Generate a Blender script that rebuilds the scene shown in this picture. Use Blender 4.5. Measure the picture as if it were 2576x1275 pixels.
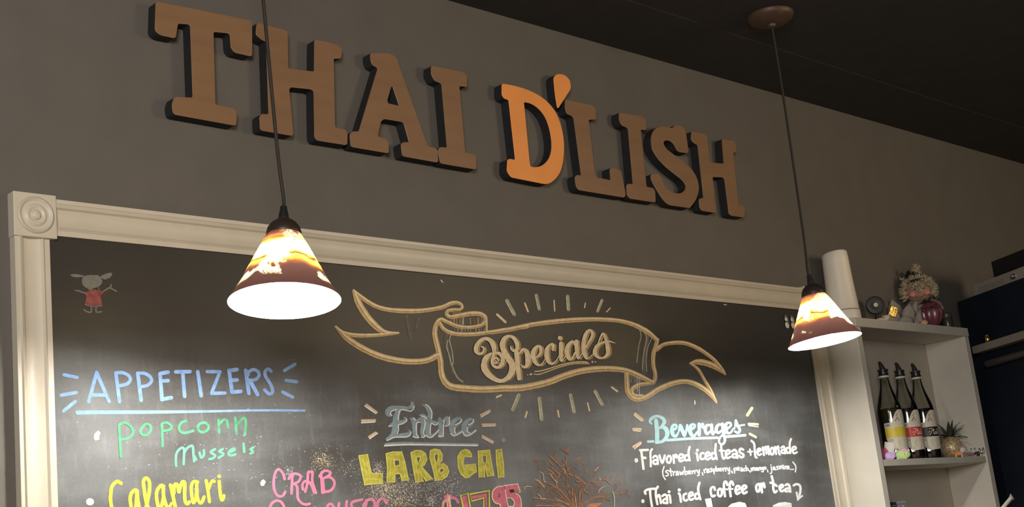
import bpy, bmesh, math, random
import numpy as np
from mathutils import Vector, Matrix
random.seed(7)
SC = bpy.context.scene
for o in list(bpy.data.objects):
    bpy.data.objects.remove(o)
COL = SC.collection
PI = math.pi

# ------------------------------------------------------------------ camera
IMG_W, IMG_H, FOC = 2576, 1275, 3473.6
YAW, PITCH, ROLL = math.radians(45.552), math.radians(13.2535), math.radians(-6.3755)
CAM = np.array([0.0, -2.4, 1.5])
_F = np.array([math.sin(YAW)*math.cos(PITCH), math.cos(YAW)*math.cos(PITCH), math.sin(PITCH)])
_r = np.array([math.cos(YAW), -math.sin(YAW), 0.0])
_u = np.cross(_r, _F)
_c, _s = math.cos(ROLL), math.sin(ROLL)
CR, CU = _c*_r+_s*_u, -_s*_r+_c*_u
cam_data = bpy.data.cameras.new('camera')
cam_data.sensor_width = 36.0
cam_data.lens = FOC/IMG_W*36.0
cam_data.clip_start = 0.05
cam = bpy.data.objects.new('camera', cam_data)
COL.objects.link(cam)
cam.matrix_world = Matrix(((CR[0], CU[0], -_F[0], CAM[0]), (CR[1], CU[1], -_F[1], CAM[1]),
                           (CR[2], CU[2], -_F[2], CAM[2]), (0, 0, 0, 1)))
SC.camera = cam

# ------------------------------------------------------------------ light, exposure
SC.view_settings.view_transform = 'Standard'
SC.view_settings.look = 'None'
SC.view_settings.exposure = 0.0
SC.view_settings.gamma = 1.0
SC.view_settings.use_curve_mapping = False
world = bpy.data.worlds.new('world')
SC.world = world
world.use_nodes = True
bg = world.node_tree.nodes['Background']
bg.inputs[0].default_value = (1.0, 0.84, 0.62, 1)
bg.inputs[1].default_value = 0.40

def area_light(name, loc, target, size, power, color):
    d = bpy.data.lights.new(name, 'AREA')
    d.shape = 'DISK'
    d.size = size
    d.energy = power
    d.color = color
    o = bpy.data.objects.new(name, d)
    COL.objects.link(o)
    o.location = loc
    o.rotation_euler = (Vector(target)-Vector(loc)).to_track_quat('-Z', 'Y').to_euler()
    return o

# unseen warm room lamp behind the camera, then an added fill at the left
area_light('unseen_light', (4.9, -3.4, 2.6), (2.6, 0.0, 2.3), 0.9, 32, (1.0, 0.77, 0.50))
area_light('unseen_light', (-0.7, -3.0, 2.3), (1.0, 0.0, 2.4), 1.0, 84, (1.0, 0.95, 0.91))  # added neutral fill, stands in for lens glow over the left wall
BULB_POWER = 640.0

# ------------------------------------------------------------------ helpers
def ray(u, v):
    return _F + CR*((u-IMG_W/2)/FOC) - CU*((v-IMG_H/2)/FOC)

def at(u, v, y):
    """the point of the vertical plane at depth y that the photograph shows at (u, v)"""
    d = ray(u, v)
    return CAM + d*((y-CAM[1])/d[1])

_mats = {}
def nodes_of(name):
    m = bpy.data.materials.new(name)
    m.use_nodes = True
    nt = m.node_tree
    return m, nt, nt.nodes['Principled BSDF']

def mat(name, col, rough=0.6, metal=0.0, var=0.12, scale=40.0, spec=0.5, bump=0.0, stretch=None, coat=0.0):
    """principled material whose colour is broken up by noise"""
    if name in _mats:
        return _mats[name]
    m, nt, b = nodes_of(name)
    N, L = nt.nodes, nt.links
    tc = N.new('ShaderNodeTexCoord')
    src = tc.outputs['Object']
    if stretch:
        mp = N.new('ShaderNodeMapping')
        mp.inputs['Scale'].default_value = stretch
        L.new(src, mp.inputs[0])
        src = mp.outputs[0]
    nz = N.new('ShaderNodeTexNoise')
    nz.inputs['Scale'].default_value = scale
    nz.inputs['Detail'].default_value = 5
    L.new(src, nz.inputs['Vector'])
    r = N.new('ShaderNodeValToRGB')
    r.color_ramp.elements[0].position = 0.3
    r.color_ramp.elements[1].position = 0.7
    r.color_ramp.elements[0].color = tuple(c*(1-var) for c in col)+(1,)
    r.color_ramp.elements[1].color = tuple(min(1, c*(1+var)) for c in col)+(1,)
    L.new(nz.outputs[0], r.inputs[0])
    L.new(r.outputs[0], b.inputs['Base Color'])
    b.inputs['Roughness'].default_value = rough
    b.inputs['Metallic'].default_value = metal
    b.inputs['Specular IOR Level'].default_value = spec
    b.inputs['Coat Weight'].default_value = coat
    if bump:
        bp = N.new('ShaderNodeBump')
        bp.inputs['Strength'].default_value = bump
        bp.inputs['Distance'].default_value = 0.002
        L.new(nz.outputs[0], bp.inputs['Height'])
        L.new(bp.outputs[0], b.inputs['Normal'])
    _mats[name] = m
    return m

def thing(name, label, cat, loc=(0, 0, 0), rotz=0.0, group=None):
    o = bpy.data.objects.new(name, None)
    COL.objects.link(o)
    o.location = loc
    o.rotation_euler = (0, 0, rotz)
    o.empty_display_size = 0.05
    o['label'] = label
    o['category'] = cat
    if group:
        o['group'] = group
    return o

def tag(o, label, cat, group=None):
    o['label'] = label
    o['category'] = cat
    if group:
        o['group'] = group
    return o

class MB:
    """collects shapes for ONE mesh object"""
    def __init__(self):
        self.v, self.f, self.mi = [], [], []
    def add(self, vs, fs, mi=0, M=None):
        o = len(self.v)
        for p in vs:
            p = Vector(p)
            self.v.append(tuple(M @ p) if M is not None else tuple(p))
        for f in fs:
            self.f.append([i+o for i in f])
            self.mi.append(mi)
        return self
    def box(self, a, b, M=None, mi=0):
        (x0, y0, z0), (x1, y1, z1) = a, b
        vs = [(x0, y0, z0), (x1, y0, z0), (x1, y1, z0), (x0, y1, z0), (x0, y0, z1), (x1, y0, z1), (x1, y1, z1), (x0, y1, z1)]
        return self.add(vs, [(0, 3, 2, 1), (4, 5, 6, 7), (0, 1, 5, 4), (1, 2, 6, 5), (2, 3, 7, 6), (3, 0, 4, 7)], mi, M)
    def lathe(self, prof, n=40, M=None, mi=0, cap=True):
        vs, fs = [], []
        for (r, z) in prof:
            for k in range(n):
                a = 2*PI*k/n
                vs.append((r*math.cos(a), r*math.sin(a), z))
        for i in range(len(prof)-1):
            for k in range(n):
                k2 = (k+1) % n
                fs.append((i*n+k, i*n+k2, (i+1)*n+k2, (i+1)*n+k))
        if cap:
            if prof[0][0] > 1e-5:
                fs.append(tuple(range(n))[::-1])
            if prof[-1][0] > 1e-5:
                fs.append(tuple((len(prof)-1)*n+k for k in range(n)))
        return self.add(vs, fs, mi, M)
    def ball(self, c, r, nu=20, nv=12, M=None, mi=0, fn=None):
        if not hasattr(r, '__len__'):
            r = (r, r, r)
        vs, fs = [], []
        for i in range(nv+1):
            t = PI*i/nv
            for k in range(nu):
                a = 2*PI*k/nu
                d = [math.sin(t)*math.cos(a), math.sin(t)*math.sin(a), math.cos(t)]
                s = fn(a, t) if fn else 1.0
                vs.append((c[0]+r[0]*d[0]*s, c[1]+r[1]*d[1]*s, c[2]+r[2]*d[2]))
        for i in range(nv):
            for k in range(nu):
                k2 = (k+1) % nu
                fs.append((i*nu+k, (i+1)*nu+k, (i+1)*nu+k2, i*nu+k2))
        return self.add(vs, fs, mi, M)
    def tube(self, pts, rad, n=12, M=None, mi=0):
        pts = [Vector(p) for p in pts]
        if not hasattr(rad, '__len__'):
            rad = [rad]*len(pts)
        vs, fs = [], []
        up = Vector((0.31, 0.52, 0.79))
        for i, p in enumerate(pts):
            t = (pts[min(i+1, len(pts)-1)]-pts[max(i-1, 0)]).normalized()
            a = t.cross(up).normalized()
            b = t.cross(a)
            for k in range(n):
                w = 2*PI*k/n
                vs.append(p+(a*math.cos(w)+b*math.sin(w))*rad[i])
        for i in range(len(pts)-1):
            for k in range(n):
                k2 = (k+1) % n
                fs.append((i*n+k, i*n+k2, (i+1)*n+k2, (i+1)*n+k))
        fs.append(tuple(range(n))[::-1])
        fs.append(tuple((len(pts)-1)*n+k for k in range(n)))
        return self.add(vs, fs, mi, M)
    def build(self, name, mats, parent=None, smooth=True, bevel=0.0, world=False, angle=40):
        if not isinstance(mats, (list, tuple)):
            mats = [mats]
        vs = self.v
        if world and parent is not None:
            l = parent.location
            vs = [(p[0]-l[0], p[1]-l[1], p[2]-l[2]) for p in vs]
        me = bpy.data.meshes.new(name)
        me.from_pydata(vs, [], self.f)
        for m in mats:
            me.materials.append(m)
        if len(mats) > 1:
            me.polygons.foreach_set('material_index', self.mi)
        bm = bmesh.new()
        bm.from_mesh(me)
        bmesh.ops.remove_doubles(bm, verts=bm.verts, dist=1e-6)
        bmesh.ops.recalc_face_normals(bm, faces=bm.faces)
        if smooth:
            for f in bm.faces:
                f.smooth = True
            for e in bm.edges:
                e.smooth = e.calc_face_angle(0) < math.radians(angle) if len(e.link_faces) == 2 else True
        bm.to_mesh(me)
        bm.free()
        o = bpy.data.objects.new(name, me)
        COL.objects.link(o)
        o.parent = parent
        if bevel:
            md = o.modifiers.new('bevel', 'BEVEL')
            md.width = bevel
            md.segments = 2
            md.limit_method = 'ANGLE'
            md.angle_limit = math.radians(35)
        return o

def struct(o):
    o['kind'] = 'structure'
    return o

def spline(pts, sub=6, closed=False):
    """Catmull-Rom through points of any dimension"""
    P = [np.array(p, float) for p in pts]
    n = len(P)
    if n < 3:
        return P
    out = []
    rng = range(n) if closed else range(n-1)
    for i in rng:
        p1, p2 = P[i], P[(i+1) % n]
        p0 = P[i-1] if (i > 0 or closed) else p1+(p1-p2)*0.5
        p3 = P[(i+2) % n] if (i+2 < n or closed) else p2+(p2-p1)*0.5
        for k in range(sub):
            t = k/sub
            out.append(0.5*((2*p1)+(-p0+p2)*t+(2*p0-5*p1+4*p2-p3)*t*t+(-p0+3*p1-3*p2+p3)*t**3))
    if not closed:
        out.append(P[-1])
    return out

def ribbon(pts, wid, jitter=0.04):
    """outline quads and end discs of one brush stroke, in the plane of its points"""
    pts = [np.array(p[:2], float) for p in pts]
    n = len(pts)
    vs, fs = [], []
    Ls, Rs = [], []
    for i in range(n):
        t = pts[min(i+1, n-1)]-pts[max(i-1, 0)]
        L = np.linalg.norm(t)
        t = t/L if L > 1e-9 else np.array([1.0, 0.0])
        nrm = np.array([-t[1], t[0]])
        w = wid[i]*0.5*(1+random.uniform(-jitter, jitter))
        Ls.append(pts[i]+nrm*w)
        Rs.append(pts[i]-nrm*w)
    for i in range(n):
        vs += [Ls[i], Rs[i]]
    for i in range(n-1):
        fs.append((2*i, 2*i+1, 2*i+3, 2*i+2))
    def disc(c, r, k=10):
        o = len(vs)
        for j in range(k):
            a = 2*PI*j/k
            vs.append(c+np.array([math.cos(a), math.sin(a)])*r)
        fs.append(tuple(range(o, o+k)))
    disc(pts[0], wid[0]*0.5)
    disc(pts[-1], wid[-1]*0.5)
    for i in range(1, n-1):
        a, b = pts[i]-pts[i-1], pts[i+1]-pts[i]
        la, lb = np.linalg.norm(a), np.linalg.norm(b)
        if la > 1e-9 and lb > 1e-9 and np.dot(a, b)/(la*lb) < 0.80:
            disc(pts[i], wid[i]*0.5)
    return vs, fs

def fill_polys(polys, extrude=0.0, bevel=0.0, res=2):
    """filled 2-D outlines (holes by overlap), optionally thickened; returns a mesh"""
    cu = bpy.data.curves.new('outline', 'CURVE')
    cu.dimensions = '2D'
    cu.fill_mode = 'BOTH'
    cu.extrude = extrude
    cu.bevel_depth = bevel
    cu.bevel_resolution = res
    for P in polys:
        sp = cu.splines.new('POLY')
        sp.points.add(len(P)-1)
        for q, p in zip(sp.points, P):
            q.co = (p[0], p[1], 0, 1)
        sp.use_cyclic_u = True
    ob = bpy.data.objects.new('outline', cu)
    me = bpy.data.meshes.new_from_object(ob)
    bpy.data.objects.remove(ob)
    bpy.data.curves.remove(cu)
    return me

def round_poly(P, r):
    """outline with every corner rounded by radius r"""
    P = [np.array(p, float) for p in P]
    out = []
    n = len(P)
    for i in range(n):
        a, b, c = P[i-1], P[i], P[(i+1) % n]
        da, dc = a-b, c-b
        la, lc = np.linalg.norm(da), np.linalg.norm(dc)
        if la < 1e-9 or lc < 1e-9:
            continue
        q = min(r, la*0.45, lc*0.45)
        if np.dot(-da, dc)/(la*lc) > 0.80:      # a vertex along a curve, not a corner
            q = min(la, lc)*0.5
        p0, p2 = b+da/la*q, b+dc/lc*q
        for t in (0, 0.33, 0.67, 1):
            out.append((1-t)**2*p0+2*t*(1-t)*b+t*t*p2)
    return out

# ------------------------------------------------------------------ room shell
CEIL = 2.976
m_wall = mat('taupe wall paint', (0.132, 0.118, 0.102), rough=0.55, var=0.05, scale=9, spec=0.35, bump=0.03)
m_ceil = mat('black ceiling paint', (0.034, 0.031, 0.029), rough=0.8, var=0.12, scale=14)
m_floor = mat('brown floor boards', (0.16, 0.11, 0.07), rough=0.5, var=0.3, scale=6, stretch=(1, 12, 1))
m_trim = mat('cream trim paint', (0.60, 0.54, 0.425), rough=0.42, var=0.03, scale=18, spec=0.5, bump=0.02)
m_shelf = mat('warm white shelf paint', (0.66, 0.62, 0.53), rough=0.5, var=0.04, scale=14, spec=0.4, bump=0.04)
m_inner = mat('grey beige shelf lining', (0.50, 0.45, 0.37), rough=0.55, var=0.05, scale=10, spec=0.4)
m_navy = mat('black navy panel', (0.013, 0.017, 0.026), rough=0.5, var=0.15, scale=8, spec=0.15)

XL, XR = -2.4, 6.6
NX0, NX1, NZ0, NZ1 = 3.820, 4.557, 1.25, 2.189       # niche that takes the shelf cabinet
w = MB()
for (x0, x1, z0, z1) in ((XL, NX0, 0, CEIL), (NX1, XR, 0, CEIL), (NX0, NX1, 0, NZ0), (NX0, NX1, NZ1, CEIL)):
    w.box((x0, 0, z0), (x1, 0.12, z1))
struct(w.build('wall_back', m_wall, smooth=False))
struct(MB().box((XR, -6.0, 0), (XR+0.1, 0.12, CEIL)).build('wall_right', m_wall, smooth=False))
struct(MB().box((XL-0.1, -6.0, 0), (XL, 0.12, CEIL)).build('wall_left', m_wall, smooth=False))
struct(MB().box((XL, -6.0, CEIL), (XR, 0.12, CEIL+0.1)).build('ceiling', m_ceil, smooth=False))
struct(MB().box((XL, -0.25, CEIL-0.0015), (XR, 0.0, CEIL)).build('trim_1', m_ceil, smooth=False))
struct(MB().box((XL, -6.0, -0.1), (XR, 0.12, 0)).build('floor', m_floor, smooth=False))

# ------------------------------------------------------------------ wall sign, letter by letter
m_copper = mat('brushed copper paint', (0.255, 0.142, 0.072), rough=0.42, var=0.10, scale=5, spec=0.5, stretch=(1, 1, 6))
m_orange = mat('orange letter paint', (0.95, 0.36, 0.095), rough=0.5, var=0.05, scale=12, spec=0.3)
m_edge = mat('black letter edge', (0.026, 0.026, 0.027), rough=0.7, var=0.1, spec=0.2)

C5 = (370, 0, 3.3547)
C6 = (860, 120, 3.5417)
C7 = (1400, 160, 3.1885)
LETTERS = [
 ('copper slab letter T, first and largest letter of the wall sign', C5, [[(80,15),(885,175),(885,465),(870,468),(740,438),(712,400),(705,290),(685,275),(558,262),(575,885),(735,915),(757,945),(750,1055),(228,960),(213,885),(235,820),(392,828),(370,215),(350,200),(258,192),(240,318),(110,290),(72,255)]], 'c'),
 ('copper slab letter H crossed by the left hanging lamp cord', C5, [[(932,192),(1185,262),(1190,580),(1415,608),(1418,335),(1600,375),(1645,410),(1637,488),(1573,488),(1585,1075),(1675,1095),(1690,1120),(1688,1220),(1435,1180),(1418,1150),(1412,765),(1385,748),(1215,730),(1197,748),(1232,1120),(1225,1140),(960,1095),(955,985),(970,965),(1032,968),(1010,345),(975,335),(922,290)]], 'c'),
 ('copper slab letter A between the H and the first I', C6, [[(258,50),(430,50),(485,85),(515,175),(765,880),(835,895),(855,920),(857,1018),(545,962),(530,860),(550,845),(605,845),(555,668),(535,655),(375,628),(345,655),(318,790),(395,818),(415,845),(418,935),(85,878),(75,770),(100,748),(155,750),(325,185),(310,168),(280,155),(262,115)], [(440,338),(458,345),(517,522),(410,498),(403,468)]], 'c'),
 ('copper slab letter I just left of the bright orange D', C6, [[(800,162),(1085,218),(1112,245),(1115,345),(1045,335),(1098,935),(1170,945),(1195,965),(1198,1080),(880,1025),(862,905),(880,888),(942,893),(893,320),(872,305),(830,292),(800,235)]], 'c'),
 ('bright orange slab letter D in the middle of the wall sign', C6, [[(1430,322),(1560,345),(1680,385),(1780,440),(1850,500),(1905,570),(1950,680),(1975,800),(1980,900),(1970,1020),(1945,1110),(1900,1170),(1850,1205),(1810,1210),(1510,1150),(1475,1100),(1480,1000),(1500,993),(1550,1003),(1490,460),(1450,450),(1430,420)], [(1620,478),(1690,490),(1760,540),(1815,610),(1850,700),(1872,810),(1875,900),(1860,970),(1830,1020),(1780,1060),(1720,1070),(1680,1060),(1672,1020)]], 'o'),
 ('bright orange drop shaped apostrophe above the orange D', C6, [[(1890,270),(1910,243),(1950,235),(1995,250),(2030,290),(2040,345),(2035,370),(1925,540),(1905,430)]], 'o'),
 ('copper slab letter L just right of the orange D', C7, [[(72,290),(290,335),(312,365),(318,445),(256,445),(308,885),(325,915),(438,938),(430,850),(440,838),(470,838),(518,860),(555,1050),(545,1070),(180,1010),(160,985),(150,910),(165,895),(202,900),(140,430),(120,412),(85,400),(72,360)]], 'c'),
 ('copper slab letter I between the L and the S', C7, [[(505,395),(690,425),(715,455),(720,530),(675,525),(722,990),(775,1000),(790,1020),(795,1110),(590,1078),(570,1055),(563,980),(575,965),(617,970),(577,520),(558,505),(525,492),(505,450)]], 'c'),
 ('copper slab letter S near the right end of the wall sign', C7, [[(945,503),(965,495),(1000,500),(1030,522),(1045,600),(1058,715),(985,705),(965,690),(950,652),(920,620),(885,608),(860,620),(858,645),(880,685),(940,730),(1010,780),(1070,830),(1115,890),(1140,960),(1142,1020),(1120,1090),(1070,1155),(900,1130),(860,1095),(810,1020),(770,950),(757,905),(765,890),(800,882),(825,890),(860,970),(920,1030),(970,1045),(1010,1040),(1038,1010),(1040,975),(1010,930),(950,885),(870,820),(810,755),(770,690),(760,620),(765,570),(790,525),(830,505),(890,507),(930,522)]], 'c'),
 ('copper slab letter H, last letter at the right end of the wall sign', C7, [[(1085,545),(1195,570),(1210,600),(1212,640),(1235,795),(1345,805),(1330,607),(1425,620),(1442,650),(1440,710),(1415,708),(1460,1130),(1500,1145),(1512,1165),(1505,1230),(1400,1215),(1385,1200),(1350,925),(1335,908),(1250,905),(1278,1180),(1272,1193),(1165,1175),(1150,1150),(1145,1085),(1182,1080),(1135,650),(1110,640),(1082,610)]], 'c'),
]
LY = -0.031
for (label, (ox, oy, s), polys, kind) in LETTERS:
    W = []
    for P in polys:
        Q = []
        for (a, b) in P:
            p = at(ox+a/s, oy+b/s, LY)
            Q.append((p[0], p[2]))
        W.append(round_poly(Q, 0.006))
    cx = sum(q[0] for q in W[0])/len(W[0])
    zmin = min(q[1] for q in W[0])
    cz = (zmin+max(q[1] for q in W[0]))/2
    b = 0.0016
    # the bevel grows the outline, so draw it that much smaller through the curve's own offset
    me = fill_polys([[(q[0]-cx, q[1]-cz) for q in P] for P in W], extrude=0.0155-b, bevel=b)
    bm = bmesh.new()
    bm.from_mesh(me)
    bmesh.ops.remove_doubles(bm, verts=bm.verts, dist=1e-6)
    for v in bm.verts:
        v.co = Vector((v.co.x, -v.co.z, v.co.y))
    bmesh.ops.recalc_face_normals(bm, faces=bm.faces)
    bm.normal_update()
    for f in bm.faces:
        f.smooth = False
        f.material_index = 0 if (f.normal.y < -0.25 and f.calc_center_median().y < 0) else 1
    bm.to_mesh(me)
    bm.free()
    me.materials.append(m_orange if kind == 'o' else m_copper)
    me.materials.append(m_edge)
    o = bpy.data.objects.new('sign_apostrophe' if 'apostrophe' in label else 'sign_letter', me)
    COL.objects.link(o)
    o.location = (cx, -0.0156, cz)
    tag(o, label, 'sign letter', 'raised letters of the wall sign')

# ------------------------------------------------------------------ chalkboard: board, casing, corner blocks
def board_material():
    m, nt, b = nodes_of('dusty chalkboard')
    N, L = nt.nodes, nt.links
    tc = N.new('ShaderNodeTexCoord')
    def noise(scale, detail, st=None, rough=0.5):
        nz = N.new('ShaderNodeTexNoise')
        nz.inputs['Scale'].default_value = scale
        nz.inputs['Detail'].default_value = detail
        nz.inputs['Roughness'].default_value = rough
        v = tc.outputs['Object']
        if st:
            mp = N.new('ShaderNodeMapping')
            mp.inputs['Scale'].default_value = st
            mp.inputs['Rotation'].default_value = (0, 0.12, 0)
            L.new(v, mp.inputs[0])
            v = mp.outputs[0]
        L.new(v, nz.inputs['Vector'])
        return nz.outputs[0]
    def ramp(v, a, b_, lo, hi):
        r = N.new('ShaderNodeMapRange')
        r.inputs['From Min'].default_value = a
        r.inputs['From Max'].default_value = b_
        r.inputs['To Min'].default_value = lo
        r.inputs['To Max'].default_value = hi
        L.new(v, r.inputs['Value'])
        return r.outputs[0]
    def add(a, c, op='ADD'):
        x = N.new('ShaderNodeMath')
        x.operation = op
        L.new(a, x.inputs[0])
        L.new(c, x.inputs[1])
        return x.outputs[0]
    cloud = ramp(noise(3.2, 6), 0.30, 0.75, 0.0, 0.115)
    wipe = ramp(noise(5.0, 5, (1, 1, 5)), 0.45, 0.80, 0.0, 0.035)
    fine = ramp(noise(160, 3, None, 0.7), 0.5, 0.85, 0.0, 0.03)
    scr = ramp(noise(14, 4, (5, 1, 1.0)), 0.55, 0.80, 0.0, 0.03)
    dust_and_glow = add(add(cloud, wipe), add(fine, scr))
    # dusting gets paler towards the bottom, which paints in the lamps' pools of light
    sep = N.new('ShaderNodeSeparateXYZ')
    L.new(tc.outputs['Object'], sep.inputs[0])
    lamp_pool = ramp(sep.outputs['Z'], 0.06, -0.07, 0.08, 2.5)
    dust_and_glow = add(dust_and_glow, lamp_pool, 'MULTIPLY')
    mix = N.new('ShaderNodeMix')
    mix.data_type = 'RGBA'
    mix.inputs[6].default_value = (0.026, 0.0235, 0.021, 1)
    mix.inputs[7].default_value = (0.60, 0.63, 0.64, 1)
    L.new(dust_and_glow, mix.inputs[0])
    L.new(mix.outputs[2], b.inputs['Base Color'])
    rr = ramp(dust_and_glow, 0.0, 0.12, 0.42, 0.62)
    L.new(rr, b.inputs['Roughness'])
    b.inputs['Specular IOR Level'].default_value = 0.55
    return m

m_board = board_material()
BX0, BX1, BZ0, BZ1 = 1.119, 3.805, 1.00, 2.300
FW = 0.071
BY = -0.012
board = thing('chalkboard', 'large black menu chalkboard in a cream moulded casing, covered in coloured chalk lettering', 'chalkboard', ((BX0+BX1)/2, 0, 2.0))
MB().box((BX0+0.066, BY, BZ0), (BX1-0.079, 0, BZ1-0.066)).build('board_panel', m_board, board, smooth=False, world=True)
PROF = [(0, 0.017), (0.010, 0.017), (0.014, 0.020), (0.018, 0.016), (0.024, 0.0135), (0.034, 0.0115), (0.044, 0.0125), (0.052, 0.016), (0.055, 0.021), (0.061, 0.024), (0.0635, 0.021), (0.071, 0.0215)]
def casing(name, p0, p1, out, width):
    """moulding from p0 to p1 (x, z); the profile runs from the inner edge along 'out'"""
    q = width/FW
    V = []
    for p in (p0, p1):
        V.append((p[0], -0.001, p[1]))
        for (u, h) in PROF:
            V.append((p[0]+out[0]*u*q, -h, p[1]+out[1]*u*q))
        V.append((p[0]+out[0]*width, -0.001, p[1]+out[1]*width))
    n = len(PROF)+2
    mb = MB()
    mb.add(V, [(i, (i+1) % n, n+(i+1) % n, n+i) for i in range(n)]+[tuple(range(n)), tuple(range(n, 2*n))])
    return mb.build(name, m_trim, board, world=True, angle=20)
RW = 0.084
casing('frame_rail', (BX0+0.07, BZ1-FW), (BX1-0.08, BZ1-FW), (0, 1), FW)
casing('frame_stile', (BX0+FW, BZ0), (BX0+FW, BZ1-0.07), (-1, 0), FW)
casing('frame_stile', (BX1-RW, BZ0), (BX1-RW, BZ1-0.07), (1, 0), RW)
def corner(x0, x1, z0, z1):
    b = MB().box((x0, -0.0255, z0), (x1, 0, z1)).build('corner_block', m_trim, board, smooth=False, bevel=0.0015, world=True)
    c = ((x0+x1)/2, (z0+z1)/2)
    R = Matrix.Translation((c[0], -0.0254, c[1])) @ Matrix.Rotation(PI/2, 4, 'X')
    r = (x1-x0)/2*0.86
    prof = [(r, 0), (r*0.98, 0.003), (r*0.90, 0.0045), (r*0.82, 0.002), (r*0.70, -0.001), (r*0.60, 0.001), (r*0.52, 0.0045), (r*0.44, 0.005), (r*0.36, 0.002), (r*0.30, 0.001), (r*0.26, 0.0045), (r*0.16, 0.007), (0.00001, 0.0075)]
    o = MB().lathe(prof, 48, R, cap=False).build('rosette', m_trim, None, world=False, angle=60)
    o.parent = b
    for v in o.data.vertices:
        v.co -= board.location
    return b
corner(BX0-0.002, BX0+0.083, BZ1-0.080, BZ1+0.006)
corner(BX1-0.088, BX1+0.002, BZ1-0.080, BZ1+0.006)

# ------------------------------------------------------------------ chalk drawing
def chalk_mat(name, col, var=0.16):
    return mat(name, col, rough=0.85, var=var, scale=90, spec=0.2)
K = {
 'white': chalk_mat('white chalk', (0.80, 0.80, 0.78), 0.06),
 'blue': chalk_mat('blue chalk', (0.26, 0.42, 0.74)),
 'green': chalk_mat('green chalk', (0.10, 0.36, 0.19), 0.22),
 'mint': chalk_mat('mint chalk', (0.15, 0.42, 0.29), 0.18),
 'yellow': chalk_mat('yellow chalk', (0.72, 0.66, 0.07), 0.08),
 'olive': chalk_mat('yellow chalk rubbed', (0.50, 0.46, 0.075), 0.28),
 'lemon': chalk_mat('lemon chalk', (0.68, 0.62, 0.14), 0.10),
 'pink': chalk_mat('pink chalk', (0.64, 0.22, 0.34), 0.14),
 'rose': chalk_mat('rose chalk', (0.66, 0.17, 0.24), 0.16),
 'tan': chalk_mat('tan chalk', (0.66, 0.46, 0.22), 0.14),
 'cream': chalk_mat('cream chalk', (0.84, 0.68, 0.42), 0.12),
 'brown': chalk_mat('brown chalk', (0.40, 0.24, 0.11), 0.2),
 'peach': chalk_mat('peach chalk', (0.72, 0.52, 0.31), 0.10),
 'straw': chalk_mat('pale yellow chalk', (0.74, 0.69, 0.40), 0.08),
 'slate': chalk_mat('slate blue chalk', (0.28, 0.36, 0.39), 0.16),
 'sky': chalk_mat('pale cyan chalk', (0.38, 0.60, 0.62), 0.07),
 'sage': chalk_mat('grey green chalk', (0.46, 0.45, 0.33), 0.2),
 'ember': chalk_mat('orange chalk', (0.60, 0.22, 0.075), 0.25),
 'rust': chalk_mat('rust chalk', (0.36, 0.12, 0.055), 0.3),
 'twig': chalk_mat('grey brown chalk', (0.34, 0.20, 0.10), 0.25),
 'ghost': chalk_mat('faded white chalk', (0.20, 0.19, 0.155), 0.12),
 'faint': chalk_mat('faint chalk smear', (0.16, 0.145, 0.115), 0.2),
 'redworn': chalk_mat('faded red chalk', (0.28, 0.085, 0.07), 0.25),
 'dark': chalk_mat('wiped board', (0.045, 0.04, 0.03), 0.2),
 'gold': chalk_mat('gold speckle', (0.85, 0.72, 0.42), 0.15),
 'blush': chalk_mat('pink speckle', (0.90, 0.78, 0.76), 0.12),
}
CR_ = {'A': (140, 890, 4), 'B': (200, 1116, 8), 'C': (400, 1116, 8), 'D': (640, 1116, 8), 'E': (880, 1116, 8), 'F': (1080, 1116, 8),
       'G': (900, 1000, 8), 'H': (1180, 820, 8), 'I': (1300, 820, 8), 'J': (1580, 1020, 8), 'K': (1740, 1020, 8), 'L': (1580, 1116, 8),
       'M': (1740, 1116, 8), 'T': (1310, 1116, 8), 'X': (820, 680, 3.75), 'Y': (1240, 720, 3.6435), 'Z': (620, 980, 3.68), 'R': (150, 660, 9.106)}
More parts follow.
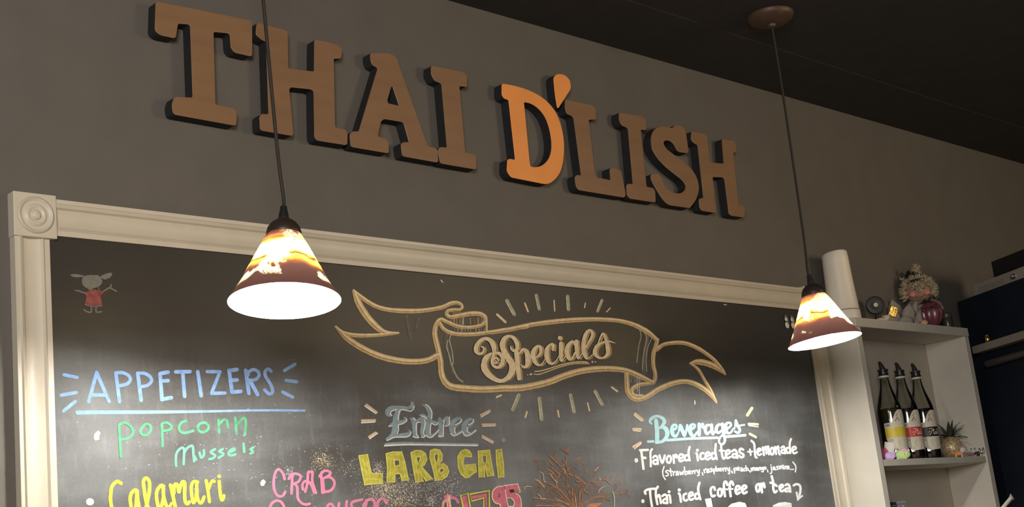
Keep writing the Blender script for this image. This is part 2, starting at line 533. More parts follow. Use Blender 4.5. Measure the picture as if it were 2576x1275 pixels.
class Chalk:
    """one piece of chalk drawing, traced stroke by stroke onto the board"""
    def __init__(self, name, label=None):
        self.name, self.label = name, label
        self.mb, self.mats, self.k = MB(), [], 0
    def _mi(self, col):
        if K[col] not in self.mats:
            self.mats.append(K[col])
        return self.mats.index(K[col])
    def _put(self, crop, vs, fs, col, layer):
        ox, oy, s = CR_[crop]
        # every face of a stroke lies a hair above the one before, as paint laid over paint
        y = BY-0.0005-0.00025*layer-self.k*4e-6
        P = [tuple(at(ox+p[0]/s, oy+p[1]/s, y-i*4e-7)) for i, p in enumerate(vs)]
        self.k = (self.k+1) % 24
        self.mb.add(P, fs, self._mi(col))
    def s(self, crop, col, w, *strokes, layer=0, smooth=True, off=(0, 0)):
        for st in strokes:
            st = [tuple(p)+((w,) if len(p) == 2 else ()) for p in st]
            q = spline(st, 5) if smooth and len(st) > 2 else [np.array(p, float) for p in st]
            if len(q) == 2:
                q = [q[0], q[0]*0.67+q[1]*0.33, q[0]*0.33+q[1]*0.67, q[1]]
            q = [p+np.array([off[0], off[1], 0.0]) for p in q]
            vs, fs = ribbon(q, [max(2.0, p[2]) for p in q])
            self._put(crop, vs, fs, col, layer)
        return self
    def line(self, crop, col, w, *strokes, **k):
        return self.s(crop, col, w, *strokes, smooth=False, **k)
    def fill(self, crop, col, *polys, layer=0):
        me = fill_polys([[(p[0], -p[1]) for p in P] for P in polys])
        vs = [(v.co.x, -v.co.y) for v in me.vertices]
        fs = [tuple(p.vertices) for p in me.polygons]
        bpy.data.meshes.remove(me)
        self._put(crop, vs, fs, col, layer)
        return self
    def dot(self, crop, col, c, r, layer=0, ry=None):
        ry = ry or r
        k = 16
        vs = [(c[0]+r*math.cos(2*PI*j/k), c[1]+ry*math.sin(2*PI*j/k)) for j in range(k)]
        self._put(crop, vs, [tuple(range(k))], col, layer)
        return self
    def done(self):
        o = self.mb.build(self.name, self.mats, board, smooth=False, world=True)
        # every mark faces the room
        if self.label:
            o['label'] = self.label
        return o
def dash(*lines, name='chalk_dash'):
    """one short chalk dash, drawn with one or two chalks"""
    c = Chalk(name)
    for i, (crop, col, w, a, b) in enumerate(lines):
        c.line(crop, col, w, [a, b], layer=1+i)
    return c.done()
def bullet(crop, *polys):
    c = Chalk('chalk_bullet')
    for P in polys:
        c.fill(crop, 'white', P, layer=1)
    return c.done()
def ring(c, rx, ry=None, k=16):
    return [(c[0]+rx*math.cos(2*PI*j/k), c[1]+(ry or rx)*math.sin(2*PI*j/k)) for j in range(k)]

# --- APPETIZERS
c = Chalk('chalk_heading', 'pale blue chalk capitals')
c.line('A', 'blue', 38, [(332,480),(412,188)], [(412,188),(538,480)], [(365,412),(500,414)], [(642,478),(605,192)], [(860,466),(825,195)],
       [(1050,198),(1070,460)], [(1068,273),(1130,268)], [(1208,180),(1352,178)], [(1278,185),(1298,428)], [(1430,178),(1465,420)],
       [(1745,165),(1775,385)], [(1765,265),(1825,262)], [(1912,165),(1945,396)], [(1955,268),(2032,408)], [(1050,198),(1132,183)], [(1070,458),(1164,440)],
       [(1745,170),(1826,156)], [(1775,384),(1864,377)], layer=1)
c.s('A', 'blue', 34, [(605,192),(668,188),(730,215),(752,258),(720,300),(655,318),(628,316)], [(825,195),(890,195),(945,225),(965,270),(930,312),(870,328)],
    [(1935,212),(1945,180),(1990,158),(2035,178),(2045,222),(2010,258),(1950,266)], [(2168,176),(2138,152),(2108,178),(2112,225),(2162,305),(2182,362),(2174,396),(2140,398),(2103,362)], layer=2)
c.line('A', 'blue', 34, [(1525,178),(1655,180)], [(1652,182),(1570,392)], [(1570,396),(1702,394)], layer=1)
c.done()
for (a_, b_) in (((85,210),(216,237)), ((56,415),(208,388)), ((80,574),(198,478)), ((2302,168),(2408,104)), ((2317,266),(2426,280)), ((2284,384),(2384,434))):
    dash(('A', 'blue', 34, a_, b_))
c = Chalk('chalk_underline')
c.s('A', 'blue', 38, [(218,590,42),(500,588,40),(905,586,36),(1500,579,26),(2000,568,22),(2505,570,22)], layer=1)
c.done()

# --- popcorn mussels
c = Chalk('chalk_word', 'green chalk word under the blue underline')
c.s('A', 'green', 26, [(655,1038),(648,900),(636,715)], [(640,712),(690,692),(750,722),(780,782),(758,830),(712,853),(655,863)],
    [(890,720),(852,770),(868,812),(918,815),(958,765),(950,720),(915,706),(885,722)], [(1075,926),(1072,800),(1068,705)], [(1070,700),(1122,692),(1168,732),(1140,765),(1080,774)],
    [(1312,674),(1265,692),(1242,740),(1262,784),(1310,794),(1385,774)], [(1500,692),(1450,702),(1432,750),(1460,785),(1510,780),(1540,738),(1518,698),(1480,690)],
    [(1640,662),(1645,792)], [(1648,702),(1690,662),(1722,672),(1735,740)], [(1808,642),(1820,806)], [(1822,712),(1870,662),(1898,642),(1914,682),(1905,812)], layer=1)
c.done()
c = Chalk('chalk_word', 'mint green chalk word on the second line')
c.s('C', 'mint', 50, [(345,445),(338,320),(348,210),(400,120),(465,80),(505,112),(502,250),(495,412)], [(508,180),(560,95),(640,42),(678,55),(692,200),(705,355)],
    [(715,250),(748,318)], [(815,180),(848,280),(900,228),(905,130)], [(1128,108),(1052,150),(1055,188),(1130,235),(1090,290),(1012,312)],
    [(1283,106),(1212,150),(1288,190),(1288,225),(1202,282)], [(1420,165),(1510,132),(1520,98),(1470,110),(1412,160),(1402,215),(1460,235),(1542,212)],
    [(1702,-5),(1714,165)], [(1898,72),(1842,110),(1888,150),(1888,175),(1838,198)], layer=1)
c.done()
bullet('A', [(428,770),(452,795),(436,830),(442,858),(400,872),(385,848),(390,806)])

# --- Calamari
c = Chalk('chalk_word', 'bright yellow chalk script word')
c.s('B', 'yellow', 72, [(838,798),(762,758),(692,805),(642,890),(630,1000),(622,1100),(632,1200),(650,1300)], [(1160,948),(1110,932),(1042,1000),(1018,1110),(1032,1220),(1042,1310)],
    [(1155,940),(1150,1100),(1130,1310)], [(1160,960),(1172,1120),(1205,1310)], [(1400,1310),(1340,1170),(1300,910),(1286,755),(1345,690),(1405,770),(1405,950),(1370,1150),(1330,1310)],
    [(1690,852),(1640,842),(1572,920),(1548,1020),(1560,1150),(1592,1310)], [(1685,850),(1692,1050),(1730,1200),(1775,1310)], [(1690,1080),(1640,1310)],
    [(1830,832),(1880,1050),(1935,1310)], [(1895,1000),(1902,860),(1942,812),(1974,850),(2000,970)], [(2000,970),(2040,830),(2082,762),(2118,802),(2115,1000),(2125,1150),(2165,1208),(2208,1172)], layer=1)
c.line('B', 'yellow', 60, [(1850,1200),(1790,1310)], layer=1)
c.s('C', 'yellow', 66, [(778,770),(700,760),(652,850),(656,1000),(690,1186),(738,1100),(755,950),(760,780)], [(762,900),(772,1080),(822,1188),(868,1168),(908,1068)],
    [(950,742),(985,950),(1015,1166)], [(1000,900),(1040,795),(1080,745),(1112,758)], [(1210,758),(1226,950),(1255,1120),(1288,1112),(1306,1045)], layer=1)
c.dot('C', 'yellow', (1210,655), 38, 1)
c.done()
bullet('B', ring((212,1167), 80, 73))

# --- CRAB CRACKERS
c = Chalk('chalk_word', 'pink chalk capitals')
c.s('D', 'pink', 54, [(608,712),(580,605),(522,532),(480,514),(432,560),(397,680),(387,800),(402,930),(452,1028),(520,1060),(580,1038),(618,972)],
    [(762,620),(755,800),(745,1000)], [(692,705),(742,622),(830,602),(910,630),(928,682),(888,760),(800,802),(772,802)], [(800,802),(860,870),(868,1050),(890,1130),(960,1200),(1040,1222),(1112,1206)],
    [(1022,965),(1068,780),(1082,580),(1130,567),(1168,572),(1166,760),(1238,988)], [(976,918),(967,830),(1002,762),(1060,762),(1130,802),(1206,985)],
    [(1368,985),(1356,800),(1346,640)], [(1400,980),(1385,800),(1380,700)], [(1312,652),(1380,562),(1450,542),(1528,572),(1508,630),(1420,682)], [(1420,682),(1520,672),(1598,742),(1608,830),(1560,918),(1490,958),(1402,962)],
    layer=1)
c.done()
c = Chalk('chalk_word', 'tops of pink chalk capitals on the second line')
c.s('D', 'pink', 54, [(300,1310),(342,1212),(400,1162),(460,1144),(538,1172),(588,1250),(602,1310)], [(1452,1310),(1490,1228),(1545,1212),(1588,1260),(1600,1310)],
    [(1705,1195),(1690,1310)], [(1860,1155),(1842,1310)], [(1975,1310),(1962,1182),(2165,1124)], layer=1)
c.s('E', 'pink', 58, [(292,1310),(332,1190),(330,1140)], [(272,1245),(350,1142),(450,1122),(498,1180),(502,1310)], [(562,1310),(562,1180),(620,1112),(690,1112),(740,1195)], layer=1)
c.dot('D', 'pink', (1215,1275), 22, 1)
c.done()
bullet('D', [(185,715),(232,765),(185,845),(135,845),(115,795),(140,740)])

# --- LARB GAI
LG = [('E', [[(185,240),(355,215),(430,600),(660,600),(650,790),(300,825),(255,600)]]),
      ('E', [[(730,200),(870,165),(1045,165),(1100,350),(1180,735),(1050,740),(1020,610),(960,595),(905,620),(905,770),(750,770),(760,480)], [(890,325),(995,325),(1005,430),(905,450)]]),
      ('E', [[(1230,180),(1330,135),(1440,140),(1520,200),(1550,320),(1500,420),(1450,470),(1665,712),(1535,745),(1440,620),(1475,745),(1330,775),(1290,560)], [(1330,270),(1420,260),(1405,350),(1370,400)]]),
      ('E', [[(1620,140),(1710,105),(1810,130),(1860,220),(1850,340),(1790,420),(1880,400),(1960,460),(1990,560),(1950,660),(1850,720),(1720,740),(1690,560),(1610,280)], [(1715,200),(1780,215),(1775,330),(1740,395),(1700,270)], [(1795,520),(1860,490),(1905,530),(1835,595)]]),
      ('F', [[(575,260),(640,150),(730,115),(800,140),(850,215),(850,262),(765,258),(705,245),(678,350),(690,470),(742,560),(715,432),(930,410),(948,562),(870,605),(800,670),(720,682),(640,610),(585,480)]]),
      ('F', [[(985,150),(1210,125),(1250,400),(1300,640),(1170,655),(1130,430),(1112,430),(1112,670),(1000,670),(995,450)], [(1060,230),(1150,230),(1152,380),(1078,380)]]),
      ('F', [[(1345,130),(1450,110),(1490,400),(1500,670),(1395,680),(1350,330)]])]
LI = [('E', [[(260,300),(350,650)], [(330,290),(400,600)], [(340,700),(600,720)]]), ('E', [[(800,220),(1000,215)], [(830,300),(800,700)], [(1060,330),(1110,680)]]), ('E', [[(1290,230),(1390,720)], [(1460,210),(1500,320),(1420,450)], [(1480,540),(1600,700)]]),
      ('E', [[(1680,200),(1760,660)], [(1790,180),(1800,320)], [(1900,470),(1930,600),(1800,690)]]), ('F', [[(640,280),(660,420),(720,600)], [(760,470),(910,450)], [(770,530),(900,520)]]), ('F', [[(1040,180),(1170,170)], [(1040,300),(1050,620)], [(1190,300),(1230,600)]]), ('F', [[(1400,180),(1440,620)]])]
for word, lab in (((0, 1, 2, 3), 'yellow block capitals, first word'), ((4, 5, 6), 'yellow block capitals, second word')):
    c = Chalk('chalk_word', lab)
    for i in word:
        cr, polys = LG[i]
        c.fill(cr, 'olive', *polys, layer=1)
        for P in polys:
            c.line(cr, 'lemon', 26, P+[P[0]], layer=2)
        for q in LI[i][1]:
            c.s(cr, 'lemon', 15, q, layer=2)
    c.done()

# --- $17.95
c = Chalk('chalk_price', 'rose pink chalk price outlined in yellow')
c.s('F', 'pink', 58, [(578,1176),(532,1105),(442,1085),(380,1112),(292,1162),(262,1310)], [(320,1075),(360,1040),(420,1045)], layer=1)
c.line('F', 'rose', 90, [(372,1050),(402,1310)], layer=1)
c.line('F', 'gold', 14, [(370,1040),(425,1310)], [(350,1120),(380,1310)], [(400,1040),(440,1310)], layer=2)
c.s('F', 'peach', 22, [(372,1118),(300,1180),(268,1310)], layer=2)
c.fill('F', 'rose', [(660,1062),(745,1042),(792,1310),(700,1310)], layer=1)
c.line('F', 'yellow', 30, [(690,1310),(632,1042),(778,1000),(830,1310)], layer=2)
c.fill('F', 'rose', [(858,1050),(1160,1000),(1165,1310),(1130,1310),(1125,1070),(870,1110)], layer=1)
c.line('F', 'yellow', 32, [(1095,1310),(1098,1090),(860,1152),(825,1012),(1205,945),(1212,1310)], layer=2)
c.fill('F', 'rose', [(1400,870),(1490,868),(1530,930),(1560,1310),(1435,1310),(1425,1220),(1335,1190),(1280,1100),(1280,985),(1325,905)], [(1408,980),(1430,1010),(1425,1080),(1378,1082)], layer=1)
c.s('F', 'cream', 22, [(1432,1310),(1420,1220),(1330,1190),(1270,1100),(1270,980),(1320,900),(1400,858),(1480,858)], layer=2)
c.fill('F', 'rose', [(1515,845),(1778,810),(1828,965),(1720,970),(1690,910),(1610,930),(1640,985),(1740,992),(1820,1062),(1848,1180),(1848,1310),(1600,1310),(1605,1262),(1690,1262),(1710,1170),(1640,1092),(1560,1090),(1530,930)], layer=1)
c.line('F', 'cream', 22, [(1500,842),(1780,806),(1832,968),(1800,980)], [(1590,1262),(1690,1262)], layer=2)
c.s('F', 'cream', 20, [(1735,992),(1820,1060),(1850,1180),(1850,1310)], [(1690,1262),(1712,1170),(1640,1090),(1562,1090)], [(1530,930),(1550,1080),(1585,1260)], layer=2)
c.fill('F', 'dark', [(1612,932),(1690,908),(1712,968),(1640,984)], layer=3)
c.done()

# --- Entree
c = Chalk('chalk_heading', 'slate grey lettering with white drop lines')
c.s('G', 'slate', 60, [(690,365,30),(610,335,85),(600,262,90),(680,212,90),(850,200,75),(1000,210,65),(1080,180,75),(1100,120,65),(1075,88,30)],
    [(830,230,100),(770,400,120),(750,600,115),(700,745,90),(570,832,26)], [(630,562,30),(720,522,60),(850,492,60),(950,468,65),(962,420,60),(930,398,20)],
    [(680,775,60),(850,758,75),(1000,738,75),(1048,700,55),(1032,642,14)], [(1060,412,26),(1112,462,85),(1140,560,95),(1145,700,85),(1170,785,70)],
    [(1160,492,40),(1250,430,60),(1310,432,75),(1320,560,100),(1295,700,85),(1310,778,60)], [(1310,146,26),(1380,182,65),(1438,280,85),(1450,400,95),(1420,560,115),(1412,700,105),(1440,765,65),(1550,735,45),(1636,642,26)],
    [(1232,352,20),(1310,352,55),(1400,420,75),(1500,490,65),(1600,500,46)], [(1650,425,65),(1670,600,105),(1670,765,105)], [(1700,480,40),(1780,422,75),(1818,420,65),(1798,540,75)],
    [(1960,600,30),(2070,482,46),(2060,422,40),(1990,432,75),(1902,520,105),(1890,640,105),(1940,738,65),(2040,700,40),(2110,650,26)],
    [(2222,610,30),(2310,512,46),(2310,442,40),(2232,452,75),(2152,540,105),(2142,660,105),(2190,748,65),(2290,712,40),(2370,655,26)], layer=1)
c.s('G', 'white', 22, [(585,860),(640,842),(742,798),(980,790),(1058,742),(1070,690)], [(818,450),(825,340),(860,248),(960,252),(1060,272),(1118,228),(1135,172)], [(780,240),(692,266),(656,312),(682,355)],
    [(795,720),(820,640),(820,550),(900,525),(978,472),(985,440)], [(630,580),(685,565)], [(1110,780),(1170,802),(1228,800),(1188,740),(1180,650),(1190,512),(1262,492)], [(1122,406),(1165,450)],
    [(1342,440),(1360,500),(1342,600),(1326,700),(1340,755)], [(1370,137),(1440,192),(1490,292),(1485,420)], [(1272,366),(1340,386),(1390,430)], [(1612,522),(1560,550),(1482,522),(1462,600),(1460,728)],
    [(1280,790),(1330,798),(1370,760),(1420,794),(1500,788),(1630,650)], [(1740,460),(1725,600),(1720,772)], [(1842,392),(1838,540),(1762,574)], [(1872,722),(1930,768),(2010,740),(2100,682)],
    [(1962,550),(2078,482),(2090,440)], [(1955,600),(1950,660),(1965,712)], [(2112,692),(2150,758),(2210,768),(2290,730),(2382,660)], [(2208,600),(2205,670),(2248,714)], [(2230,550),(2320,492),(2330,442)], layer=2)
c.line('G', 'white', 24, [(1625,774),(1722,774)], layer=2)
c.done()
c = Chalk('chalk_underline', 'slate blue and white underline')
c.s('G', 'slate', 50, [(562,935),(900,915),(1500,928),(2410,945)], layer=1)
c.s('G', 'white', 30, [(540,966),(1000,946),(1600,952),(2410,962)], layer=2)
c.done()
for (q, r) in ((('G','peach',50,(175,145),(378,298)), ('G','white',24,(142,168),(360,318))), (('G','peach',50,(90,462),(345,456)), ('G','white',24,(75,505),(342,490))), (('G','peach',50,(232,790),(360,705)), ('G','white',24,(242,825),(398,716))),
               (('Z','peach',18,(2170,235),(2252,192)), ('Z','white',9,(2172,254),(2252,208))), (('Z','peach',18,(2186,322),(2303,320)), ('Z','white',9,(2188,338),(2303,334))), (('Z','peach',18,(2186,428),(2284,482)), ('Z','white',9,(2184,444),(2280,496)))):
    dash(q, r)
c = Chalk('chalk_dot', 'slate blue chalk dot')
c.dot('Z', 'slate', (2380,467), 18, 1)
c.done()

# --- Specials
c = Chalk('chalk_heading', 'cream script lettering inside the drawn banner')
SW = {'H': [[(238,412,18),(280,425,40),(298,470,40),(268,538,50),(200,558,56),(142,500,86),(150,400,86),(220,300,78),(320,252,66),(420,282,86),(488,380,105),(508,500,86),(488,600,56),(450,680,30),(462,760,46),(520,820,56),(590,828,60),(660,760,86),(680,650,78),(620,560,76),(540,542,46)],
            [(590,700,28),(560,642,38),(502,652,48),(482,700,38),(510,748,38),(560,728,34),(520,690,22)],
            [(838,402,22),(852,460,48),(910,498,58),(970,450,78),(960,340,86),(900,242,76),(810,202,58),(722,242,86),(672,350,105),(690,470,105),(770,620,116),(860,760,126),(868,890,126),(800,1020,105),(680,1098,78),(560,1088,88),(420,1000,116),(322,880,126),(302,760,116),(342,640,105),(440,552,46)],
            [(960,545,105),(980,800,98),(1010,1055,86)], [(1012,560,28),(1080,472,58),(1158,520,96),(1188,660,116),(1168,788,86),(1100,828,48),(1042,772,22)],
            [(1332,640,24),(1428,560,56),(1440,432,66),(1370,412,58),(1302,500,96),(1292,620,96),(1340,738,76),(1410,788,40),(1480,748,28),(1528,662,18)],
            [(1688,478,56),(1690,382,66),(1640,372,48),(1572,460,86),(1562,600,96),(1602,718,76),(1670,758,48),(1750,700,28),(1808,602,18)],
            [(1850,350,86),(1850,500,90),(1850,650,76),(1870,708,28),(1948,602,18)],
            [(2130,380,36),(2080,312,56),(1992,400,86),(1972,540,96),(2020,658,76),(2080,640,48),(2128,540,36)], [(2160,310,86),(2170,480,86),(2190,636,56),(2230,618,28),(2288,522,18)]],
      'I': [[(1322,540,18),(1420,380,46),(1518,200,56),(1510,112,56),(1460,82,48),(1390,160,76),(1346,330,86),(1350,500,96),(1390,628,66),(1440,648,28),(1538,562,22)],
            [(1562,560,18),(1640,340,28),(1730,150,46),(1788,260,56),(1828,420,86),(1828,560,76),(1740,638,38),(1640,628,58),(1572,540,86),(1602,420,76),(1700,342,46),(1840,306,36),(1948,334,22)]]}
for cr in SW:
    for st in SW[cr]:
        c.s(cr, 'brown', 20, [(p[0], p[1], p[2]*0.9) for p in st], layer=1, off=(40, 10))
        c.s(cr, 'tan', 20, [(p[0], p[1], p[2]*0.55) for p in st], layer=2, off=(40, 10))
        c.s(cr, 'dark', 20, [(p[0], p[1], p[2]+16) for p in st], layer=3)
        c.s(cr, 'cream', 20, st, layer=4)
c.dot('H', 'tan', (1850,248), 40, 2, 48).dot('H', 'cream', (1822,240), 38, 4, 42)
c.done()
c = Chalk('chalk_underline', 'double cream swash under the script')
c.s('I', 'cream', 20, [(362,912),(480,902),(700,840),(950,762),(1200,722),(1420,725)], layer=4)
c.s('I', 'tan', 28, [(350,966),(450,970),(600,920),(900,812),(1150,756),(1450,754)], layer=4)
for (x, y, r) in ((218,980,12), (275,972,20), (300,966,16), (1520,722,20), (1580,722,14)):
    c.dot('I', 'cream', (x, y), r, 4)
c.done()

# --- banner
c = Chalk('chalk_banner', 'tan chalk ribbon banner with forked tails')
XB = [[(262,192,26),(350,265,40),(450,328,40),(560,365,42),(700,380,44),(850,382,44),(980,370,40),(1100,346,40),(1170,314,40),(1230,304,36),(1275,322,30),(1285,352,26),(1262,372,24)],
      [(1262,372,26),(1205,372,30),(1152,382,34),(1138,415,34),(1180,440,36),(1260,426,40),(1360,408,44),(1450,410,44),(1500,440,40),(1500,488,36),(1452,522,34),(1340,538,34),(1230,524,36),(1130,480,36),(1082,462,36),(1040,510,44),(1026,600,48),(1052,720,50),(1080,850,52),(1088,960,54),(1120,1045,60),(1182,1095,62),(1300,1112,64),(1500,1122,64),(1720,1110,62)],
      [(1075,500,36),(1120,560,36),(1220,598,38),(1380,602,38),(1510,588,36),(1700,558,36),(1900,530,36)],
      [(262,192,30),(305,300,62),(380,425,64),(470,525,60),(560,585,44),(685,592,18)], [(92,532,20),(160,585,34),(280,612,38),(450,612,34),(600,600,28),(685,592,18)],
      [(92,532,24),(200,640,54),(350,738,58),(520,812,60),(700,852,58),(850,860,54),(960,846,54),(1055,800,54)], [(1515,480,22),(1515,580,22)]]
YB = [[(60,932,56),(180,934,62),(300,924,62),(500,880,62),(650,822,60),(800,778,58),(950,758,56),(1100,756,52),(1230,775,48),(1350,825,46),(1470,885,34)],
      [(-20,424,34),(150,396,40),(350,352,42),(550,325,44),(750,308,44),(950,302,38),(1150,315,38),(1300,355,42),(1420,420,46),(1500,488,36)],
      [(1508,490,36),(1490,560,40),(1472,620,40),(1470,720,36),(1488,800,36),(1482,862,36),(1450,885,30)],
      [(1225,800,44),(1230,920,46),(1242,978,46),(1290,1026,46),(1350,1034,40),(1430,1000,44),(1520,942,46),(1650,888,46),(1760,872,44),(1850,892,44),(1950,950,44),(2020,1018,34),(2050,1066,14)],
      [(1445,890,30),(1352,900,36),(1290,930,40),(1272,970,36),(1300,1002,34),(1370,1005,30)], [(1502,578,40),(1570,532,36),(1680,516,36),(1780,526,36),(1900,580,36),(2020,668,34),(2098,758,30),(2130,808,14)],
      [(2130,808,14),(2045,742,48),(1950,702,56),(1870,692,48),(1805,706,14)], [(1805,706,14),(1880,760,26),(1940,860,28),(2000,960,30),(2045,1060,20)]]
for cr, S in (('X', XB), ('Y', YB)):
    for st in S:
        c.s(cr, 'tan', 30, st, layer=1)
        c.s(cr, 'cream', 10, [(p[0], p[1], p[2]*0.34) for p in st], layer=2, off=(4, -8))
        c.s(cr, 'brown', 10, [(p[0], p[1], p[2]*0.10) for p in st], layer=2, off=(-3, 8))
for k in range(26):
    x = 1180+random.uniform(0, 320)
    c.line('X', 'sage' if k % 2 else 'tan', random.uniform(2.5, 6), [(x, 470+random.uniform(-40, 10)), (x+random.uniform(-3, 4), 512+random.uniform(-10, 14))], layer=1)
for k in range(20):
    x = 1190+random.uniform(0, 310)
    c.line('X', 'sage', random.uniform(2.5, 6), [(x, 545+random.uniform(-6, 8)), (x, 578)], layer=1)
for k in range(10):
    x = 1195+k*9
    c.line('X', 'tan', 3.5, [(x, 385+random.uniform(0, 10)), (x, 425)], layer=1)
c.s('X', 'faint', 34, [(1150,590),(1130,640),(1140,710),(1170,800),(1180,900),(1230,1000),(1290,1055)], layer=0)
c.s('X', 'sage', 10, [(1180,600),(1165,660),(1185,740),(1200,850),(1190,900)], [(1150,660),(1140,720),(1160,790),(1190,900),(1240,1010),(1290,1050)], layer=1)
c.s('Y', 'sage', 7, [(1340,390),(1358,450),(1335,560),(1320,700)], [(1430,420),(1455,470),(1420,560),(1405,680),(1410,780)], [(1385,420),(1410,480),(1385,600),(1370,760)], layer=1)
c.s('Y', 'faint', 40, [(1420,440),(1400,560),(1380,700),(1385,800)], layer=0)
c.s('X', 'faint', 30, [(760,430),(775,520),(800,640)], [(870,460),(850,560)], layer=0)
for k in range(12):
    x = 1255+k*12
    c.line('Y', 'sage', 4.5, [(x, 800+k*4), (x+4, 880+random.uniform(-40, 10))], layer=1)
c.line('Y', 'white', 5, [(1340,830),(1342,995)], [(1322,830),(1324,960)], layer=2)
c.done()
for (w_, a, b) in ((22,(38,258),(115,328)), (34,(128,132),(196,258)), (16,(292,155),(322,232)), (30,(398,82),(424,208)), (13,(560,130),(566,225)), (32,(685,92),(692,212)), (12,(847,155),(840,195)), (26,(1000,128),(960,228)), (10,(1075,200),(1040,235)),
                 (18,(35,1015),(75,998)), (34,(238,996),(182,1130)), (16,(312,1150),(297,1200)), (34,(426,1026),(447,1218)), (16,(595,1140),(605,1195)), (32,(712,996),(744,1148)), (14,(868,1070),(885,1140)), (32,(937,962),(1000,1082)), (18,(1090,925),(1140,962))):
    q = [('Y', 'sage' if w_ > 25 else 'cream', w_, a, b)]
    if w_ > 25:
        q.append(('Y', 'cream', 7, (a[0]-w_*0.36, a[1]), (b[0]-w_*0.36, b[1])))
    dash(*q)
dash(('X', 'cream', 10, (1085,92), (1102,112)), name='chalk_nick')
dash(('Y', 'cream', 9, (2118,166), (2140,170)), name='chalk_nick')
dash(('Y', 'cream', 9, (1850,1050), (1852,1080)), name='chalk_nick')

# --- Beverages
c = Chalk('chalk_heading', 'pale cyan script lettering')
c.s('J', 'sky', 60, [(560,300,86),(580,500,90),(585,730,90)], [(475,368,36),(440,320,58),(480,252,66),(590,212,58),(700,262,68),(728,340,78),(660,430,48),(622,470,28)],
    [(640,440,40),(740,450,86),(788,540,90),(768,640,80),(690,718,66),(560,748,46)], [(890,500,56),(968,450,48),(965,392,48),(900,402,58),(880,500,86),(900,580,78),(960,618,56),(1010,542,38)],
    [(1020,520,38),(1050,400,66),(1090,500,78),(1132,608,56),(1170,500,48),(1190,392,46)], [(1240,500,56),(1338,430,48),(1330,382,48),(1270,392,58),(1240,480,86),(1270,580,78),(1330,608,56),(1400,520,38)],
    [(1430,372,66),(1432,480,68),(1430,588,66)], [(1440,460,46),(1498,372,58),(1510,450,46)], [(1650,392,46),(1580,402,58),(1552,490,68),(1590,568,58),(1650,520,46)], [(1680,390,66),(1690,520,66),(1712,578,46),(1760,500,36)],
    [(1878,382,46),(1810,392,58),(1772,480,68),(1810,548,58),(1890,500,46)], [(1900,370,66),(1920,550,66),(1948,700,56),(1900,778,46),(1832,740,46),(1850,642,46),(1958,542,36)],
    [(1980,482,46),(2068,400,48),(2050,348,46),(1982,362,58),(1962,450,78),(1990,540,66),(2060,548,46),(2120,460,36)], [(2168,302,56),(2200,400,66),(2248,480,58),(2220,548,46),(2152,520,46)], [(2142,470,28),(2168,302,46)], layer=1)
c.line('J', 'sky', 38, [(2212,408),(2340,386)], layer=1)
c.done()
c = Chalk('chalk_underline', 'pale cyan underline')
c.line('J', 'sky', 54, [(785,696),(1200,666),(1800,646)], [(1972,626),(2355,596)], [(405,724),(508,720)], layer=1)
c.done()
dash(('J','peach',54,(145,165),(295,290)), ('J','white',18,(120,188),(268,312)))
dash(('J','peach',54,(108,472),(252,478)), ('J','white',18,(104,502),(250,520)))
dash(('J','peach',54,(112,828),(250,748)), ('J','white',18,(125,876),(262,768)))
dash(('J','straw',62,(2492,52),(2402,190)))
dash(('K','straw',48,(1148,368),(1330,376)), ('K','white',20,(1150,402),(1338,428)))
dash(('K','straw',48,(1170,568),(1290,632)))

# --- Flavored iced teas + lemonade
c = Chalk('chalk_line', 'white chalk line of drinks in tall letters')
c.line('L', 'white', 50, [(265,148),(290,350),(310,505)], [(238,130),(398,124)], [(292,276),(348,286)], layer=1)
c.s('L', 'white', 44, [(482,108),(450,172),(456,350),(456,455)], [(505,278),(540,244),(588,272),(600,405)], [(590,332),(522,330),(510,388),(556,408),(598,382)], [(630,232),(688,388),(738,235)],
    [(815,242),(776,300),(790,368),(838,378),(864,310),(848,252),(810,244)], [(910,232),(922,385)], [(920,290),(950,224),(982,240),(975,278)], [(1030,300),(1108,270),(1100,218),(1042,222),(1022,290),(1046,352),(1108,336)],
    [(1238,65),(1216,180),(1240,336)], [(1220,242),(1160,232),(1140,290),(1170,336),(1230,312)], [(1372,190),(1388,220),(1405,336)], [(1518,188),(1470,197),(1452,260),(1470,308),(1528,300)],
    [(1560,260),(1638,222),(1620,172),(1572,192),(1556,270),(1590,318),(1648,290)], [(1765,5),(1755,150),(1784,306)], [(1750,192),(1690,192),(1680,260),(1710,308),(1770,270)],
    [(1870,30),(1888,200),(1918,298),(1962,270)], [(1975,225),(2043,180),(2033,132),(1982,146),(1966,230),(2000,288),(2058,265)], [(2092,150),(2150,122),(2188,180),(2200,286)], [(2180,210),(2112,212),(2102,258),(2150,278),(2190,250)],
    [(2318,120),(2270,98),(2242,130),(2260,178),(2318,212),(2318,258),(2270,273),(2242,242)], layer=1)
c.line('L', 'white', 36, [(1840,136),(1938,142)], layer=1)
c.dot('L', 'white', (1395,130), 30, 1)
bullet('L', ring((165,335), 38, 46))
bullet('L', ring((298,1155), 34, 40))
c.line('M', 'white', 34, [(1132,160),(1220,156)], [(1172,112),(1188,226)], layer=1)
